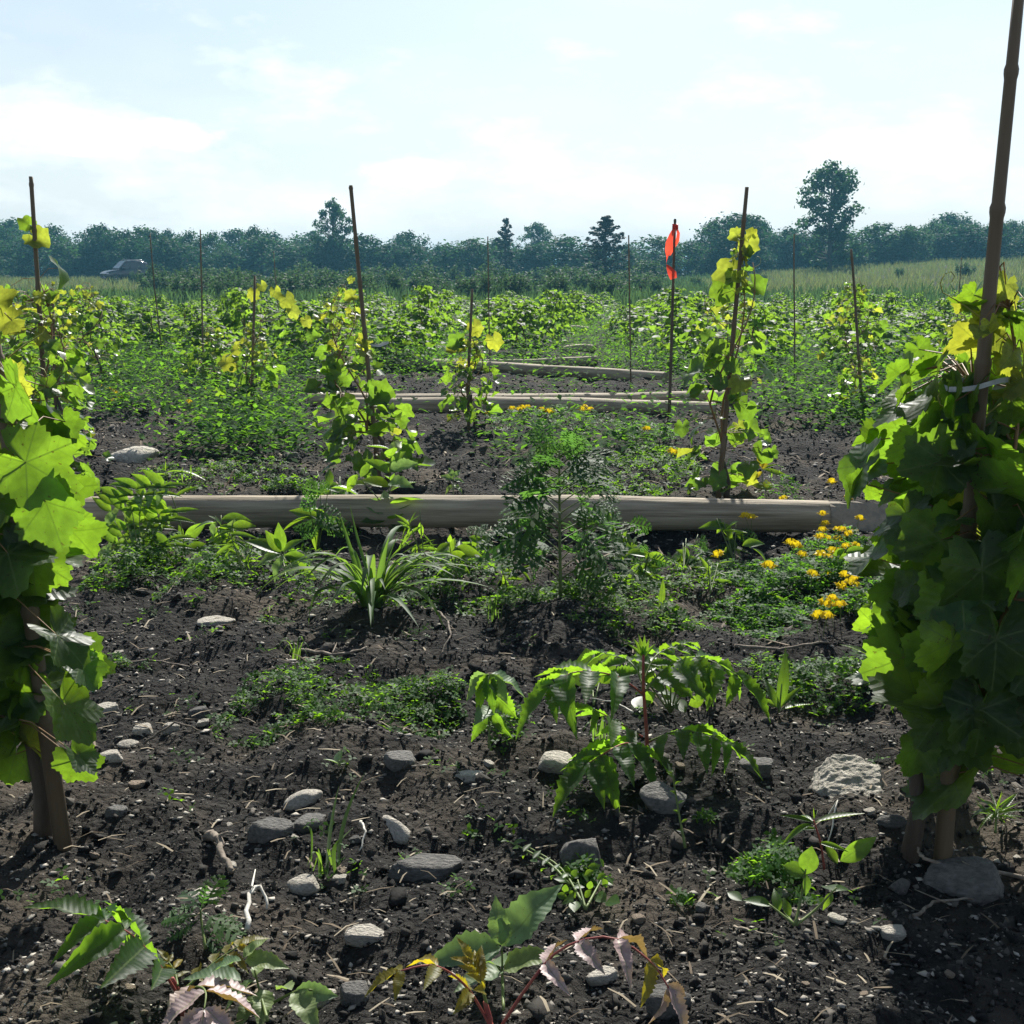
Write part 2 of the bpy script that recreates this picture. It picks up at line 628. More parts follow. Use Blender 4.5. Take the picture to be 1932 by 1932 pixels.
M['tall_weeds'] = leaf_mat('tall_weeds', (0.022, 0.050, 0.024), (0.08, 0.16, 0.05), per='island', trans=0.4, rough=0.7, var=0.35, spec=0.1)
M['meadow'] = leaf_mat('meadow_grass', (0.055, 0.085, 0.033), (0.16, 0.22, 0.06), per='island', trans=0.45, rough=0.6, var=0.25, young=(0.12, 0.125, 0.05), glow_young=(0.24, 0.25, 0.08))
M['stalk'] = plain_mat('green_stem', (0.10, 0.14, 0.04), (0.16, 0.20, 0.06), scale=30, bump=0.1, rough=0.5)
M['red_stalk'] = plain_mat('red_stem', (0.22, 0.05, 0.05), (0.30, 0.09, 0.06), scale=30, bump=0.1, rough=0.5)
M['shoot'] = plain_mat('vine_shoot', (0.16, 0.09, 0.045), (0.24, 0.15, 0.06), scale=18, bump=0.2, rough=0.6)
M['tendril'] = plain_mat('tendril', (0.22, 0.26, 0.06), (0.34, 0.28, 0.07), scale=18, bump=0.0, rough=0.5)
M['vine_trunk'] = plain_mat('vine_bark', (0.045, 0.035, 0.028), (0.12, 0.095, 0.07), scale=30, bump=0.8, stretch=(1, 1, 0.15), bdist=0.01)
M['bamboo'] = plain_mat('bamboo', (0.095, 0.068, 0.042), (0.18, 0.135, 0.085), scale=24, bump=0.2, stretch=(1, 1, 0.08), rough=0.55, per_obj=0.2)
M['log_bark'] = wood_mat('peeled_log', (0.17, 0.135, 0.09), (0.46, 0.385, 0.28))
M['log_end'] = plain_mat('log_cut', (0.20, 0.17, 0.13), (0.32, 0.27, 0.20), scale=30, bump=0.3)
M['stone_pale'] = plain_mat('pale_stone', (0.33, 0.30, 0.25), (0.60, 0.55, 0.47), scale=9, bump=0.7, per_obj=0.18, bdist=0.05)
M['stone_grey'] = plain_mat('grey_stone', (0.075, 0.072, 0.068), (0.17, 0.16, 0.145), scale=8, bump=0.6, per_obj=0.2, bdist=0.04)
M['stone_tan'] = plain_mat('tan_stone', (0.17, 0.13, 0.095), (0.34, 0.27, 0.20), scale=7, bump=0.7, per_obj=0.2, bdist=0.05)
M['clod'] = island_mat('soil_crumb', [(0.011, 0.0105, 0.010), (0.022, 0.020, 0.018), (0.042, 0.038, 0.033), (0.13, 0.117, 0.10)])
M['pebble'] = island_mat('pebble', [(0.05, 0.046, 0.042), (0.20, 0.183, 0.158), (0.48, 0.44, 0.375), (0.11, 0.10, 0.09)], bump=0.25)
M['straw'] = island_mat('dry_straw', [(0.06, 0.045, 0.03), (0.16, 0.125, 0.085), (0.34, 0.29, 0.21)], bump=0.1)
M['twig'] = plain_mat('dead_twig', (0.10, 0.08, 0.06), (0.30, 0.25, 0.20), scale=40, bump=0.5, per_obj=0.3)
M['root_white'] = plain_mat('bleached_root', (0.45, 0.42, 0.36), (0.65, 0.62, 0.55), scale=40, bump=0.3)
M['bark'] = plain_mat('tree_bark', (0.05, 0.042, 0.035), (0.11, 0.095, 0.08), scale=6, bump=0.5)
M['petal'] = leaf_mat('yellow_petal', (0.62, 0.47, 0.012), (0.75, 0.58, 0.015), trans=0.4, rough=0.5, var=0.1, young=(0.64, 0.46, 0.01), glow_young=(0.75, 0.54, 0.015))
M['ribbon'] = leaf_mat('red_ribbon', (0.75, 0.055, 0.03), (0.95, 0.10, 0.05), trans=0.5, rough=0.35, var=0.05, young=(0.78, 0.06, 0.03), glow_young=(0.95, 0.11, 0.05))
M['tie'] = plain_mat('clear_tie_tape', (0.35, 0.38, 0.38), (0.5, 0.53, 0.53), scale=30, bump=0.3, rough=0.12, spec=0.8)
M['paint'] = plain_mat('dark_car_paint', (0.012, 0.012, 0.022), (0.016, 0.016, 0.028), scale=3, bump=0, rough=0.16, spec=0.7)
M['glass'] = plain_mat('car_glass', (0.02, 0.025, 0.03), (0.025, 0.03, 0.035), scale=3, bump=0, rough=0.04, spec=1.0)
M['rubber'] = plain_mat('tyre_rubber', (0.015, 0.015, 0.015), (0.022, 0.022, 0.022), scale=20, bump=0.2)
M['rim'] = plain_mat('wheel_rim', (0.35, 0.36, 0.38), (0.45, 0.46, 0.48), scale=10, bump=0, rough=0.3, metallic=0.9)
M['lamp'] = plain_mat('lamp_glass', (0.4, 0.1, 0.08), (0.45, 0.12, 0.1), scale=10, bump=0, rough=0.1)
M['headlamp'] = plain_mat('headlamp_glass', (0.5, 0.52, 0.55), (0.6, 0.62, 0.65), scale=10, bump=0, rough=0.1)

# ------------------------------------------------------------------ the ground: one sheet, fine near the viewer, out to the horizon
def build_ground():
    yy = np.concatenate([np.linspace(-30, -1, 12), np.linspace(-0.5, 0.8, 14), np.geomspace(0.9, 60, 420), np.geomspace(64, 4000, 60)])
    nx = 380
    u = np.linspace(-1, 1, nx)
    u = np.sign(u) * np.abs(u) ** 1.25
    half = np.maximum(0.62 * np.abs(yy) + 1.6, 2.2) * np.where(yy < 0, 6, 1) * np.where(yy > 60, 1 + (yy - 60) / 900, 1)
    X = half[:, None] * u[None, :]
    Y = np.repeat(yy[:, None], nx, 1)
    X[:, 0] -= 25 + 0.6 * np.abs(yy)
    X[:, -1] += 25 + 0.6 * np.abs(yy)
    Z = zg(X, Y)
    near = (1 - smooth(5, 9, Y))
    Z = Z + near * (0.006 * fbm(X, Y, 40, 2))
    co = np.stack([X.ravel(), Y.ravel(), Z.ravel()], 1)
    ny = len(yy)
    i = np.arange((ny - 1) * (nx - 1))
    r, c = i // (nx - 1), i % (nx - 1)
    a = r * nx + c
    f = np.stack([a, a + 1, a + nx + 1, a + nx], 1)
    o = link('ground', raw_mesh('ground', co, f, M['soil'], smooth_shade=True))
    tag(o, 'dark crumbly stony soil of the young vineyard', None, None, 'structure')


build_ground()

# ------------------------------------------------------------------ scattered masses: crumbs, pebbles, straw, ground cover
_t = (1 + 5 ** 0.5) / 2
ICO_V = np.array([(-1, _t, 0), (1, _t, 0), (-1, -_t, 0), (1, -_t, 0), (0, -1, _t), (0, 1, _t), (0, -1, -_t), (0, 1, -_t), (_t, 0, -1), (_t, 0, 1), (-_t, 0, -1), (-_t, 0, 1)])
ICO_V = ICO_V / np.linalg.norm(ICO_V[0])
ICO_F = np.array([(0, 11, 5), (0, 5, 1), (0, 1, 7), (0, 7, 10), (0, 10, 11), (1, 5, 9), (5, 11, 4), (11, 10, 2), (10, 7, 6), (7, 1, 8), (3, 9, 4), (3, 4, 2), (3, 2, 6), (3, 6, 8), (3, 8, 9), (4, 9, 5), (2, 4, 11), (6, 2, 10), (8, 6, 7), (9, 8, 1)])


def rand_rot(rs, n):
    q = rs.normal(size=(n, 4))
    q /= np.linalg.norm(q, axis=1)[:, None]
    w, x, y, z = q.T
    return np.stack([np.stack([1 - 2 * (y * y + z * z), 2 * (x * y - z * w), 2 * (x * z + y * w)], 1),
                     np.stack([2 * (x * y + z * w), 1 - 2 * (x * x + z * z), 2 * (y * z - x * w)], 1),
                     np.stack([2 * (x * z - y * w), 2 * (y * z + x * w), 1 - 2 * (x * x + y * y)], 1)], 1)


def scatter_field(rs, n, y0, y1, spread=0.62, extra=0.5):
    """places spread so that they thin out with distance"""
    y = np.exp(rs.uniform(math.log(y0), math.log(y1), n))
    x = rs.uniform(-1, 1, n) * (0.45 * y + extra)
    return x, y


OCT_V = np.array([(1, 0, 0), (-1, 0, 0), (0, 1, 0), (0, -1, 0), (0, 0, 1), (0, 0, -1)], float)
OCT_F = np.array([(0, 2, 4), (2, 1, 4), (1, 3, 4), (3, 0, 4), (2, 0, 5), (1, 2, 5), (3, 1, 5), (0, 3, 5)])


def lumps(name, n, y0, y1, s0, s1, mat, flat, seed, sink=0.2, label=None, power=2.2, BV=ICO_V, BF=ICO_F, jit=0.45):
    rs = np.random.RandomState(seed)
    x, y = scatter_field(rs, n, y0, y1)
    s = s0 + (s1 - s0) * rs.uniform(0, 1, n) ** power
    s = s * np.clip(y / 3.0, 0.75, 3.0) ** 0.6
    k = len(BV)
    V = BV[None] * (1 + jit * rs.uniform(-1, 1, (n, k, 1))) + rs.normal(0, jit * 0.4, (n, k, 3))
    V = V * np.stack([rs.uniform(0.7, 1.4, n), rs.uniform(0.6, 1.1, n), rs.uniform(flat * 0.7, flat * 1.3, n)], 1)[:, None, :]
    tilt = rand_rot(rs, n)
    th = rs.uniform(0, 2 * np.pi, n)
    yaw = np.zeros((n, 3, 3))
    yaw[:, 0, 0] = np.cos(th)
    yaw[:, 0, 1] = -np.sin(th)
    yaw[:, 1, 0] = np.sin(th)
    yaw[:, 1, 1] = np.cos(th)
    yaw[:, 2, 2] = 1
    rot = yaw if flat < 0.6 else tilt
    V = np.einsum('nij,nkj->nki', rot, V) * (s / 2)[:, None, None]
    P = np.stack([x, y, zg(x, y) + s * 0.5 * flat * (0.6 - sink)], 1)
    V = V + P[:, None, :]
    F = BF[None] + (np.arange(n) * k)[:, None, None]
    o = link(name, raw_mesh(name, V.reshape(-1, 3), F.reshape(-1, 3), mat))
    return tag(o, label, None, None, 'stuff')


lumps('soil_crumbs', 90000, 1.15, 11.0, 0.003, 0.015, M['clod'], 0.8, 11, label='loose dark crumbs of soil', power=2.6, BV=OCT_V, BF=OCT_F)
lumps('soil_clods', 3000, 1.2, 11.0, 0.008, 0.034, M['clod'], 0.6, 13, label='scattered dark clods of soil', power=2.8, jit=0.75)
lumps('gravel', 26000, 1.15, 14.0, 0.0035, 0.020, M['pebble'], 0.34, 12, label='small pale and grey pebbles and chips strewn over the soil', power=3.2, BV=OCT_V, BF=OCT_F)


def straw():
    rs = np.random.RandomState(5)
    n = 1700
    x, y = scatter_field(rs, n, 1.25, 9)
    l = rs.uniform(0.012, 0.06, n) * np.clip(y / 3, 0.8, 2)
    w = rs.uniform(0.0006, 0.0024, n) * np.clip(y / 3, 0.8, 2)
    th = rs.uniform(0, np.pi, n)
    d = np.stack([np.cos(th), np.sin(th), rs.uniform(-0.15, 0.25, n)], 1)
    s = np.stack([-np.sin(th), np.cos(th), np.zeros(n)], 1)
    c = np.stack([x, y, zg(x, y) + 0.010 + rs.uniform(0, 0.012, n)], 1)
    bow = np.stack([np.zeros(n), np.zeros(n), rs.uniform(0, 0.15, n) * l], 1)
    V = np.stack([c - d * l[:, None] / 2 - s * w[:, None], c - d * l[:, None] / 2 + s * w[:, None], c + bow + s * w[:, None] * 1.2, c + bow - s * w[:, None] * 1.2,
                  c + d * l[:, None] / 2 + s * w[:, None] * 0.5, c + d * l[:, None] / 2 - s * w[:, None] * 0.5,
                  c + bow + np.array([0, 0, 0.003])], 1)
    F = np.array([(0, 1, 2, 3), (3, 2, 4, 5), (3, 2, 6, 6)])[:2]
    F = F[None] + (np.arange(n) * 7)[:, None, None]
    o = link('straw_litter', raw_mesh('straw_litter', V.reshape(-1, 3), F.reshape(-1, 4), M['straw']))
    tag(o, 'broken straw and dry stalk bits littering the soil', None, None, 'stuff')


straw()


def cover_arrays(rs, cx, cy, rx, ry, n, leaf, hmax, wild=0.35):
    """three-leaflet foliage of a low mat: returns quads as (verts, faces)"""
    ang = rs.uniform(0, 2 * np.pi, n)
    rad = np.sqrt(rs.uniform(0, 1, n)) * (1 + 0.25 * np.sin(ang * 3 + cx * 9) + 0.18 * np.sin(ang * 5 + cy * 7))
    x = cx + np.cos(ang) * rad * rx
    y = cy + np.sin(ang) * rad * ry
    keep = fbm(x, y, 6.0, 2) > -wild * rs.uniform(0.2, 1.2, n)
    x, y, rad = x[keep], y[keep], rad[keep]
    n = len(x)
    h = hmax * rs.uniform(0.1, 1, n) * (1.1 - 0.8 * np.clip(rad, 0, 1.2) ** 2).clip(0.15)
    P = np.stack([x, y, zg(x, y) + 0.006 + h], 1)
    nor = np.stack([rs.normal(0, 0.45, n), rs.normal(0, 0.45, n) - 0.1, np.ones(n)], 1)
    nor /= np.linalg.norm(nor, axis=1)[:, None]
    a0 = rs.uniform(0, 2 * np.pi, n)
    s = leaf * rs.uniform(0.6, 1.35, n)
    vs_, fs = [], []
    ex = np.cross(nor, np.array([0.3, 1.0, 0.1]))
    ex /= np.linalg.norm(ex, axis=1)[:, None]
    ey = np.cross(nor, ex)
    base = 0
    for k in range(3):
        a = a0 + k * 2 * np.pi / 3 + rs.normal(0, 0.15, n)
        d = ex * np.cos(a)[:, None] + ey * np.sin(a)[:, None]
        q = np.cross(nor, d)
        L = s[:, None]
        v = np.stack([P, P + d * L * 0.55 + q * L * 0.30 + nor * L * 0.10, P + d * L * 1.0 + nor * L * (-0.02), P + d * L * 0.55 - q * L * 0.30 + nor * L * 0.10], 1)
        vs_.append(v.reshape(-1, 3))
        fs.append(np.arange(n * 4).reshape(n, 4) + base)
        base += n * 4
    return np.concatenate(vs_), np.concatenate(fs)


# ------------------------------------------------------------------ trees beyond the field
ORD = ['zeroth', 'first', 'second', 'third', 'fourth', 'fifth', 'sixth', 'seventh', 'eighth', 'ninth', 'tenth', 'eleventh', 'twelfth', 'thirteenth', 'fourteenth', 'fifteenth', 'sixteenth', 'seventeenth', 'eighteenth', 'nineteenth', 'twentieth']
TENS = {20: 'twenty', 30: 'thirty', 40: 'forty', 50: 'fifty', 60: 'sixty', 70: 'seventy', 80: 'eighty', 90: 'ninety'}


def ordinal(n):
    if n <= 20:
        return ORD[n]
    t, r = n // 10 * 10, n % 10
    if r == 0:
        return TENS[t][:-1] + 'ieth'
    return TENS[t] + '-' + ORD[r]


def leaf_cloud(rs, centres, radii, n_per, size, droop=0.0):
    """leaf clumps on the shells of several lobes: quads"""
    C = np.repeat(np.asarray(centres), n_per, 0)
    Rr = np.repeat(np.asarray(radii), n_per, 0)
    n = len(C)
    d = rs.normal(size=(n, 3))
    d /= np.linalg.norm(d, axis=1)[:, None]
    rad = rs.uniform(0.25, 1.0, n) ** 0.5 * (1 + 0.28 * rs.normal(size=n).clip(-1, 1.6))
    P = C + d * rad[:, None] * Rr
    nor = d * 0.7 + rs.normal(size=(n, 3)) * 0.6 + np.array([0, 0, 0.35])
    nor /= np.linalg.norm(nor, axis=1)[:, None]
    t = np.cross(nor, rs.normal(size=(n, 3)))
    t /= np.linalg.norm(t, axis=1)[:, None]
    t[:, 2] -= droop
    b = np.cross(nor, t)
    s = (size * rs.uniform(0.45, 1.4, n))[:, None]
    v = np.stack([P - t * s * 0.5, P + b * s * 0.32 + nor * s * 0.1, P + t * s * 0.55, P - b * s * 0.32 + nor * s * 0.06], 1)
    return v.reshape(-1, 3), np.arange(n * 4).reshape(n, 4)


def tree_mesh_broad(seed, mat, dense=1.0, airy=False):
    """unit tree: height 1, crown as leaf clumps around limbs; returns (trunk mesh, crown mesh)"""
    rs = np.random.RandomState(seed)
    rnd = random.Random(seed)
    mb = MB()
    lean = rnd.uniform(-0.04, 0.04)
    top = Vector((lean, 0, 0.86 if airy else 0.7))
    mb.tube(bez(Vector((0, 0, -0.03)), Vector((lean * 2, 0.02, 0.35)), top, 6), [0.026, 0.022, 0.018, 0.014, 0.010, 0.007, 0.004], 6)
    cs, rr = [], []
    n = 64 if airy else 19
    for i in range(n):
        f = (i + 0.5) / n
        z = (0.08 + 0.86 * f) if airy else (0.22 + 0.62 * f)
        prof = (0.27 * math.sqrt(max(0.02, 1 - ((z - 0.45) / 0.52) ** 2))) if airy else 0.30 * math.sin(math.pi * (0.18 + 0.72 * (1 - f))) ** 0.7
        a = i * 2.4 + rnd.uniform(-0.5, 0.5)
        rr_ = prof * (rnd.uniform(0.45, 1.0) if not airy else rnd.uniform(0.25, 1.15))
        c = Vector((math.cos(a) * rr_ + lean, math.sin(a) * rr_, z + rnd.uniform(-0.03, 0.03)))
        cs.append(c)
        k = (0.062 if airy else 0.125) * rnd.uniform(0.75, 1.25)
        rr.append((k * 1.15, k * 1.15, k * (0.8 if airy else 0.85)))
        s0 = Vector((lean * f, 0, max(0.12, z - rr_ * 0.8)))
        mb.tube(bez(s0, (s0 + c) / 2 + Vector((0, 0, -0.03)), c, 3), [0.009, 0.007, 0.005, 0.002], 4, cap=False)
    cs.append(Vector((lean, 0, 0.93 if airy else 0.88)))
    rr.append((0.06, 0.06, 0.07) if airy else (0.11, 0.11, 0.09))
    v, f = leaf_cloud(rs, [tuple(c) for c in cs], rr, int((95 if airy else 210) * dense), 0.032 if airy else 0.040)
    tm = raw_mesh('trunk', mb.v, mb.f, M['bark'], smooth_shade=True)
    cm = raw_mesh('crown', v, f, mat)
    return tm, cm


def tree_mesh_cedar(seed, mat, width=0.2, gappy=False):
    rs = np.random.RandomState(seed)
    rnd = random.Random(seed)
    mb = MB()
    mb.tube([Vector((0, 0, -0.03)), Vector((0.01, 0, 0.5)), Vector((0, 0, 0.98))], [0.022, 0.013, 0.002], 6)
    cs, rr = [], []
    n = 44 if not gappy else 36
    for i in range(n):
        f = (i + 0.3) / n
        z = 0.06 + 0.9 * f
        rad = width * (1 - f) ** 0.75 * rnd.uniform(0.55, 1.2) + 0.01
        a = i * 2.4
        for k in (0.35, 0.65, 1.0):
            c = Vector((math.cos(a) * rad * k, math.sin(a) * rad * k, z + 0.10 * rad / width * k + 0.02))
            if gappy and rnd.random() < 0.3:
                continue
            cs.append(tuple(c))
            q = 0.05 * (1.15 - 0.7 * f) * (1.15 - 0.5 * k)
            rr.append((q, q, q * 1.1))
        mb.tube([Vector((0, 0, z)), Vector((math.cos(a) * rad, math.sin(a) * rad, z + 0.12 * rad / width))], [0.005, 0.001], 4, cap=False)
    v, f = leaf_cloud(rs, cs, rr, 26, 0.030)
    return raw_mesh('trunk', mb.v, mb.f, M['bark'], smooth_shade=True), raw_mesh('crown', v, f, mat)


BROAD = [tree_mesh_broad(100 + i, M['tree_a'] if i % 3 else M['tree_b'], 1.0) for i in range(7)]
AIRY = [tree_mesh_broad(200 + i, M['tree_b'], 1.0, True) for i in range(3)]
CEDAR = [tree_mesh_cedar(300, M['conifer'], 0.24), tree_mesh_cedar(301, M['conifer'], 0.17, True)]


def place_tree(name, meshes, px, top_y, d, wide, label, cat, group, yaw, sink=0.0):
    p = at(px, 505, d)
    x = p.x
    z0 = zgf(x, d) - sink
    ztop = at(px, top_y, d).z
    h = max(ztop - z0, 2.0)
    t = thing(name, (x, d, z0), label, cat, group)
    t.rotation_euler = (0, 0, yaw)
    t.scale = (h * wide, h * wide, h)
    link('trunk', meshes[0], t)
    link('crown', meshes[1], t)
    return t


SKYLINE = [(-420, 405), (-200, 412), (0, 402), (60, 412), (110, 426), (165, 428), (200, 418), (235, 410), (270, 412), (320, 405), (370, 412), (410, 416), (455, 424), (500, 436), (560, 432), (600, 434), (650, 432),
           (690, 446), (730, 437), (780, 438), (815, 462), (870, 458), (905, 464), (940, 452), (980, 462), (1050, 464), (1100, 461), (1180, 452), (1240, 468), (1280, 448), (1325, 430), (1370, 404), (1420, 400), (1465, 414),
           (1500, 436), (1560, 440), (1640, 440), (1700, 444), (1745, 404), (1775, 396), (1815, 416), (1850, 432), (1890, 425), (1932, 404), (2100, 410), (2400, 415)]


def sky_y(px):
    for (a, ya), (b, yb) in zip(SKYLINE, SKYLINE[1:]):
        if a <= px <= b:
            return ya + (yb - ya) * (px - a) / (b - a)
    return 415


def build_trees():
    rnd = random.Random(3)
    special = [('tall_tree', AIRY[0], 632, 374, 118, 0.75, 'slender tall airy tree rising behind the second bamboo stake from the left'),
               ('cedar_tree', CEDAR[1], 955, 410, 112, 1.35, 'ragged spiky dark cedar in the middle of the far treeline'),
               ('pale_tree', AIRY[1], 1012, 418, 150, 1.1, 'pale hazy open tree just right of the spiky cedar'),
               ('cedar_tree', CEDAR[0], 1142, 406, 92, 1.95, 'broad dense dark cedar between the spiky cedar and the red ribbon'),
               ('tall_tree', AIRY[2], 1565, 303, 108, 1.12, 'tallest tree of all, open leafy crown above the right meadow'),
               ('round_tree', BROAD[2], 1395, 396, 112, 1.55, 'big dark round-crowned tree behind the third bamboo stake')]
    for nm, me, px, ty, d, w, lab in special:
        place_tree(nm, me, px, ty, d, w, lab, 'tree', None, rnd.uniform(0, 6))
    px = -400
    spots = []
    while px < 2350:
        spots.append(px + rnd.uniform(-8, 8))
        px += rnd.uniform(30, 50) if not (-40 < px < 1980) else rnd.uniform(24, 42)
    for i, px in enumerate(spots):
        ty = sky_y(px) + rnd.choice([rnd.uniform(-12, 6), rnd.uniform(0, 26)])
        d = rnd.uniform(122, 150)
        lab = 'leafy dark tree in the far treeline, %s from its left end' % ordinal(i + 1)
        place_tree('treeline_tree', BROAD[rnd.randrange(7)], px, ty, d, rnd.uniform(0.65, 1.35), lab, 'tree', 'trees of the far treeline', rnd.uniform(0, 6), 0.6)
    # lower bushy understorey in front of the wood
    for i in range(46):
        px = -380 + i * 58 + rnd.uniform(-15, 15)
        d = rnd.uniform(114, 124)
        h = rnd.uniform(3.0, 5.2)
        top = at(px, 505, d)
        zt = zgf(top.x, d) + h
        r = zt - CAM_H
        # pixel height of that top
        ty = 505 - r / d * FPX * 0.98
        lab = 'low bushy thicket tree at the foot of the treeline, %s from the left' % ordinal(i + 1)
        place_tree('thicket_tree', BROAD[(i * 3) % 7], px, ty, d, rnd.uniform(1.3, 1.9), lab, 'tree', 'thicket at the foot of the treeline', rnd.uniform(0, 6), 0.9)


build_trees()


def shrub_mesh(seed, mat):
    rs = np.random.RandomState(seed)
    rnd = random.Random(seed)
    mb = MB()
    cs, rr = [], []
    for i in range(26):
        a = rnd.uniform(0, 6.28)
        q = rnd.uniform(0.05, 0.55)
        z = rnd.uniform(0.35, 0.95) * (1 - 0.35 * q)
        c = Vector((math.cos(a) * q, math.sin(a) * q, z))
        cs.append(tuple(c))
        rr.append((0.10, 0.10, 0.20))
        cs.append(tuple(c * 0.7))
        rr.append((0.15, 0.15, 0.2))
        mb.tube([Vector((c.x * 0.2, c.y * 0.2, -0.02)), Vector((c.x * 0.7, c.y * 0.7, z * 0.55)), c], [0.012, 0.008, 0.003], 4, cap=False)
    v, f = leaf_cloud(rs, cs, rr, 38, 0.075)
    return raw_mesh('stem', mb.v, mb.f, M['bark'], smooth_shade=True), raw_mesh('foliage', v, f, mat)


SHRUBS = [shrub_mesh(400 + i, M['shrub']) for i in range(5)]


def build_shrubs():
    rnd = random.Random(9)
    spots = []
    # (px, d, height, width factor): bushes standing between the vineyard and the wood
    spots += [(252, 90, 1.05, 0.7, 'bushy green shrub hiding the side of the parked car'), (214, 89, 0.55, 0.9, 'small bush in front of the nose of the parked car'),
              (375, 62, 1.45, 1.1, 'dark rounded shrub right of the parked car'), (452, 58, 1.5, 1.2, 'dark low shrub beyond the vines, left of the second stake')]
    for i in range(56):
        px = 290 + i * 17.5 + rnd.uniform(-20, 20)
        d = rnd.uniform(48, 90)
        spots.append((px, d, rnd.uniform(1.1, 1.5) * (1 + (d - 48) / 90), rnd.uniform(0.8, 1.5), None))
    for i in range(10):
        px = rnd.choice([rnd.uniform(-300, 160), rnd.uniform(1240, 2200)])
        d = rnd.uniform(60, 100)
        spots.append((px, d, rnd.uniform(0.7, 1.1), rnd.uniform(0.8, 1.3), None))
    rest = sorted([s for s in spots if s[4] is None], key=lambda s: s[0])
    order = {id(s): i + 1 for i, s in enumerate(rest)}
    for i, s in enumerate(spots):
        px, d, h, w, lab = s
        x = at(px, 505, d).x
        lab = lab or 'tall leafy weed bush between vineyard and treeline, %s from the left' % ordinal(order[id(s)])
        t = thing('shrub', (x, d, zgf(x, d)), lab, 'shrub', 'bushes beyond the vineyard')
        t.scale = (h * w, h * w, h)
        t.rotation_euler = (0, 0, rnd.uniform(0, 6))
        sm = SHRUBS[i % 5]
        link('stem', sm[0], t)
        link('foliage', sm[1], t)


build_shrubs()


def grass_mass(name, n, y0, y1, test, h0, h1, w0, w1, mat, label, seed):
    rs = np.random.RandomState(seed)
    y = y0 + (y1 - y0) * rs.uniform(0, 1, n) ** 1.15
    x = rs.uniform(-1, 1, n) * (0.52 * y + 8)
    k = test(x, y, rs)
    x, y = x[k], y[k]
    n = len(x)
    h = rs.uniform(h0, h1, n) * (1 + 0.35 * fbm(x, y, 0.25, 2))
    w = rs.uniform(w0, w1, n)
    th = rs.uniform(0, np.pi, n)
    lean = rs.normal(0, 0.2, (n, 2)) * h[:, None]
    B = np.stack([x, y, zg(x, y) - 0.02], 1)
    s = np.stack([np.cos(th), np.sin(th), np.zeros(n)], 1) * w[:, None]
    T = B + np.stack([lean[:, 0], lean[:, 1], h], 1)
    Mid = B + np.stack([lean[:, 0] * 0.35, lean[:, 1] * 0.35, h * 0.6], 1)
    V = np.stack([B - s, B + s, Mid + s * 1.1, Mid - s * 1.1, T + s * 0.4, T - s * 0.4], 1)
    F = np.array([(0, 1, 2, 3), (3, 2, 4, 5)])[None] + (np.arange(n) * 6)[:, None, None]
    o = link(name, raw_mesh(name, V.reshape(-1, 3), F.reshape(-1, 4), mat))
    tag(o, label, None, None, 'stuff')


def edge(x, y):
    return np.arctan2(x, y) + 0.05 * fbm(x, y, 0.05, 2)


grass_mass('meadow_grass', 130000, 44, 135, lambda x, y, rs: ((edge(x, y) > 0.11) & (y > 50 + 20 * rs.uniform(0, 1, len(x)))) | ((y > 98) & (rs.uniform(0, 1, len(x)) < 0.5)) | ((y > 54) & (edge(x, y) < -0.2) & (rs.uniform(0, 1, len(x)) < 0.8)), 0.25, 0.58, 0.007, 0.022, M['meadow'], 'tall yellowing meadow grass beyond the vineyard', 21)
grass_mass('tall_weeds', 70000, 43, 105, lambda x, y, rs: ((edge(x, y) < 0.15) & ((edge(x, y) > -0.26) | (y < 56))) | ((y < 60) & (rs.uniform(0, 1, len(x)) < 0.5)), 0.3, 0.8, 0.015, 0.05, M['tall_weeds'], 'tall dark green weeds between the vineyard and the trees', 22)


# ------------------------------------------------------------------ the parked car
def loft(sections, closed=True):
    """sections: list of rings of equal length"""
    v, f = [], []
    n = len(sections[0])
    for s in sections:
        v += [tuple(p) for p in s]
    for i in range(len(sections) - 1):
        for k in range(n - (0 if closed else 1)):
            k2 = (k + 1) % n
            f.append((i * n + k, i * n + k2, (i + 1) * n + k2, (i + 1) * n + k))
    f.append(tuple(range(n)))
    f.append(tuple((len(sections) - 1) * n + k for k in reversed(range(n))))
    return v, f


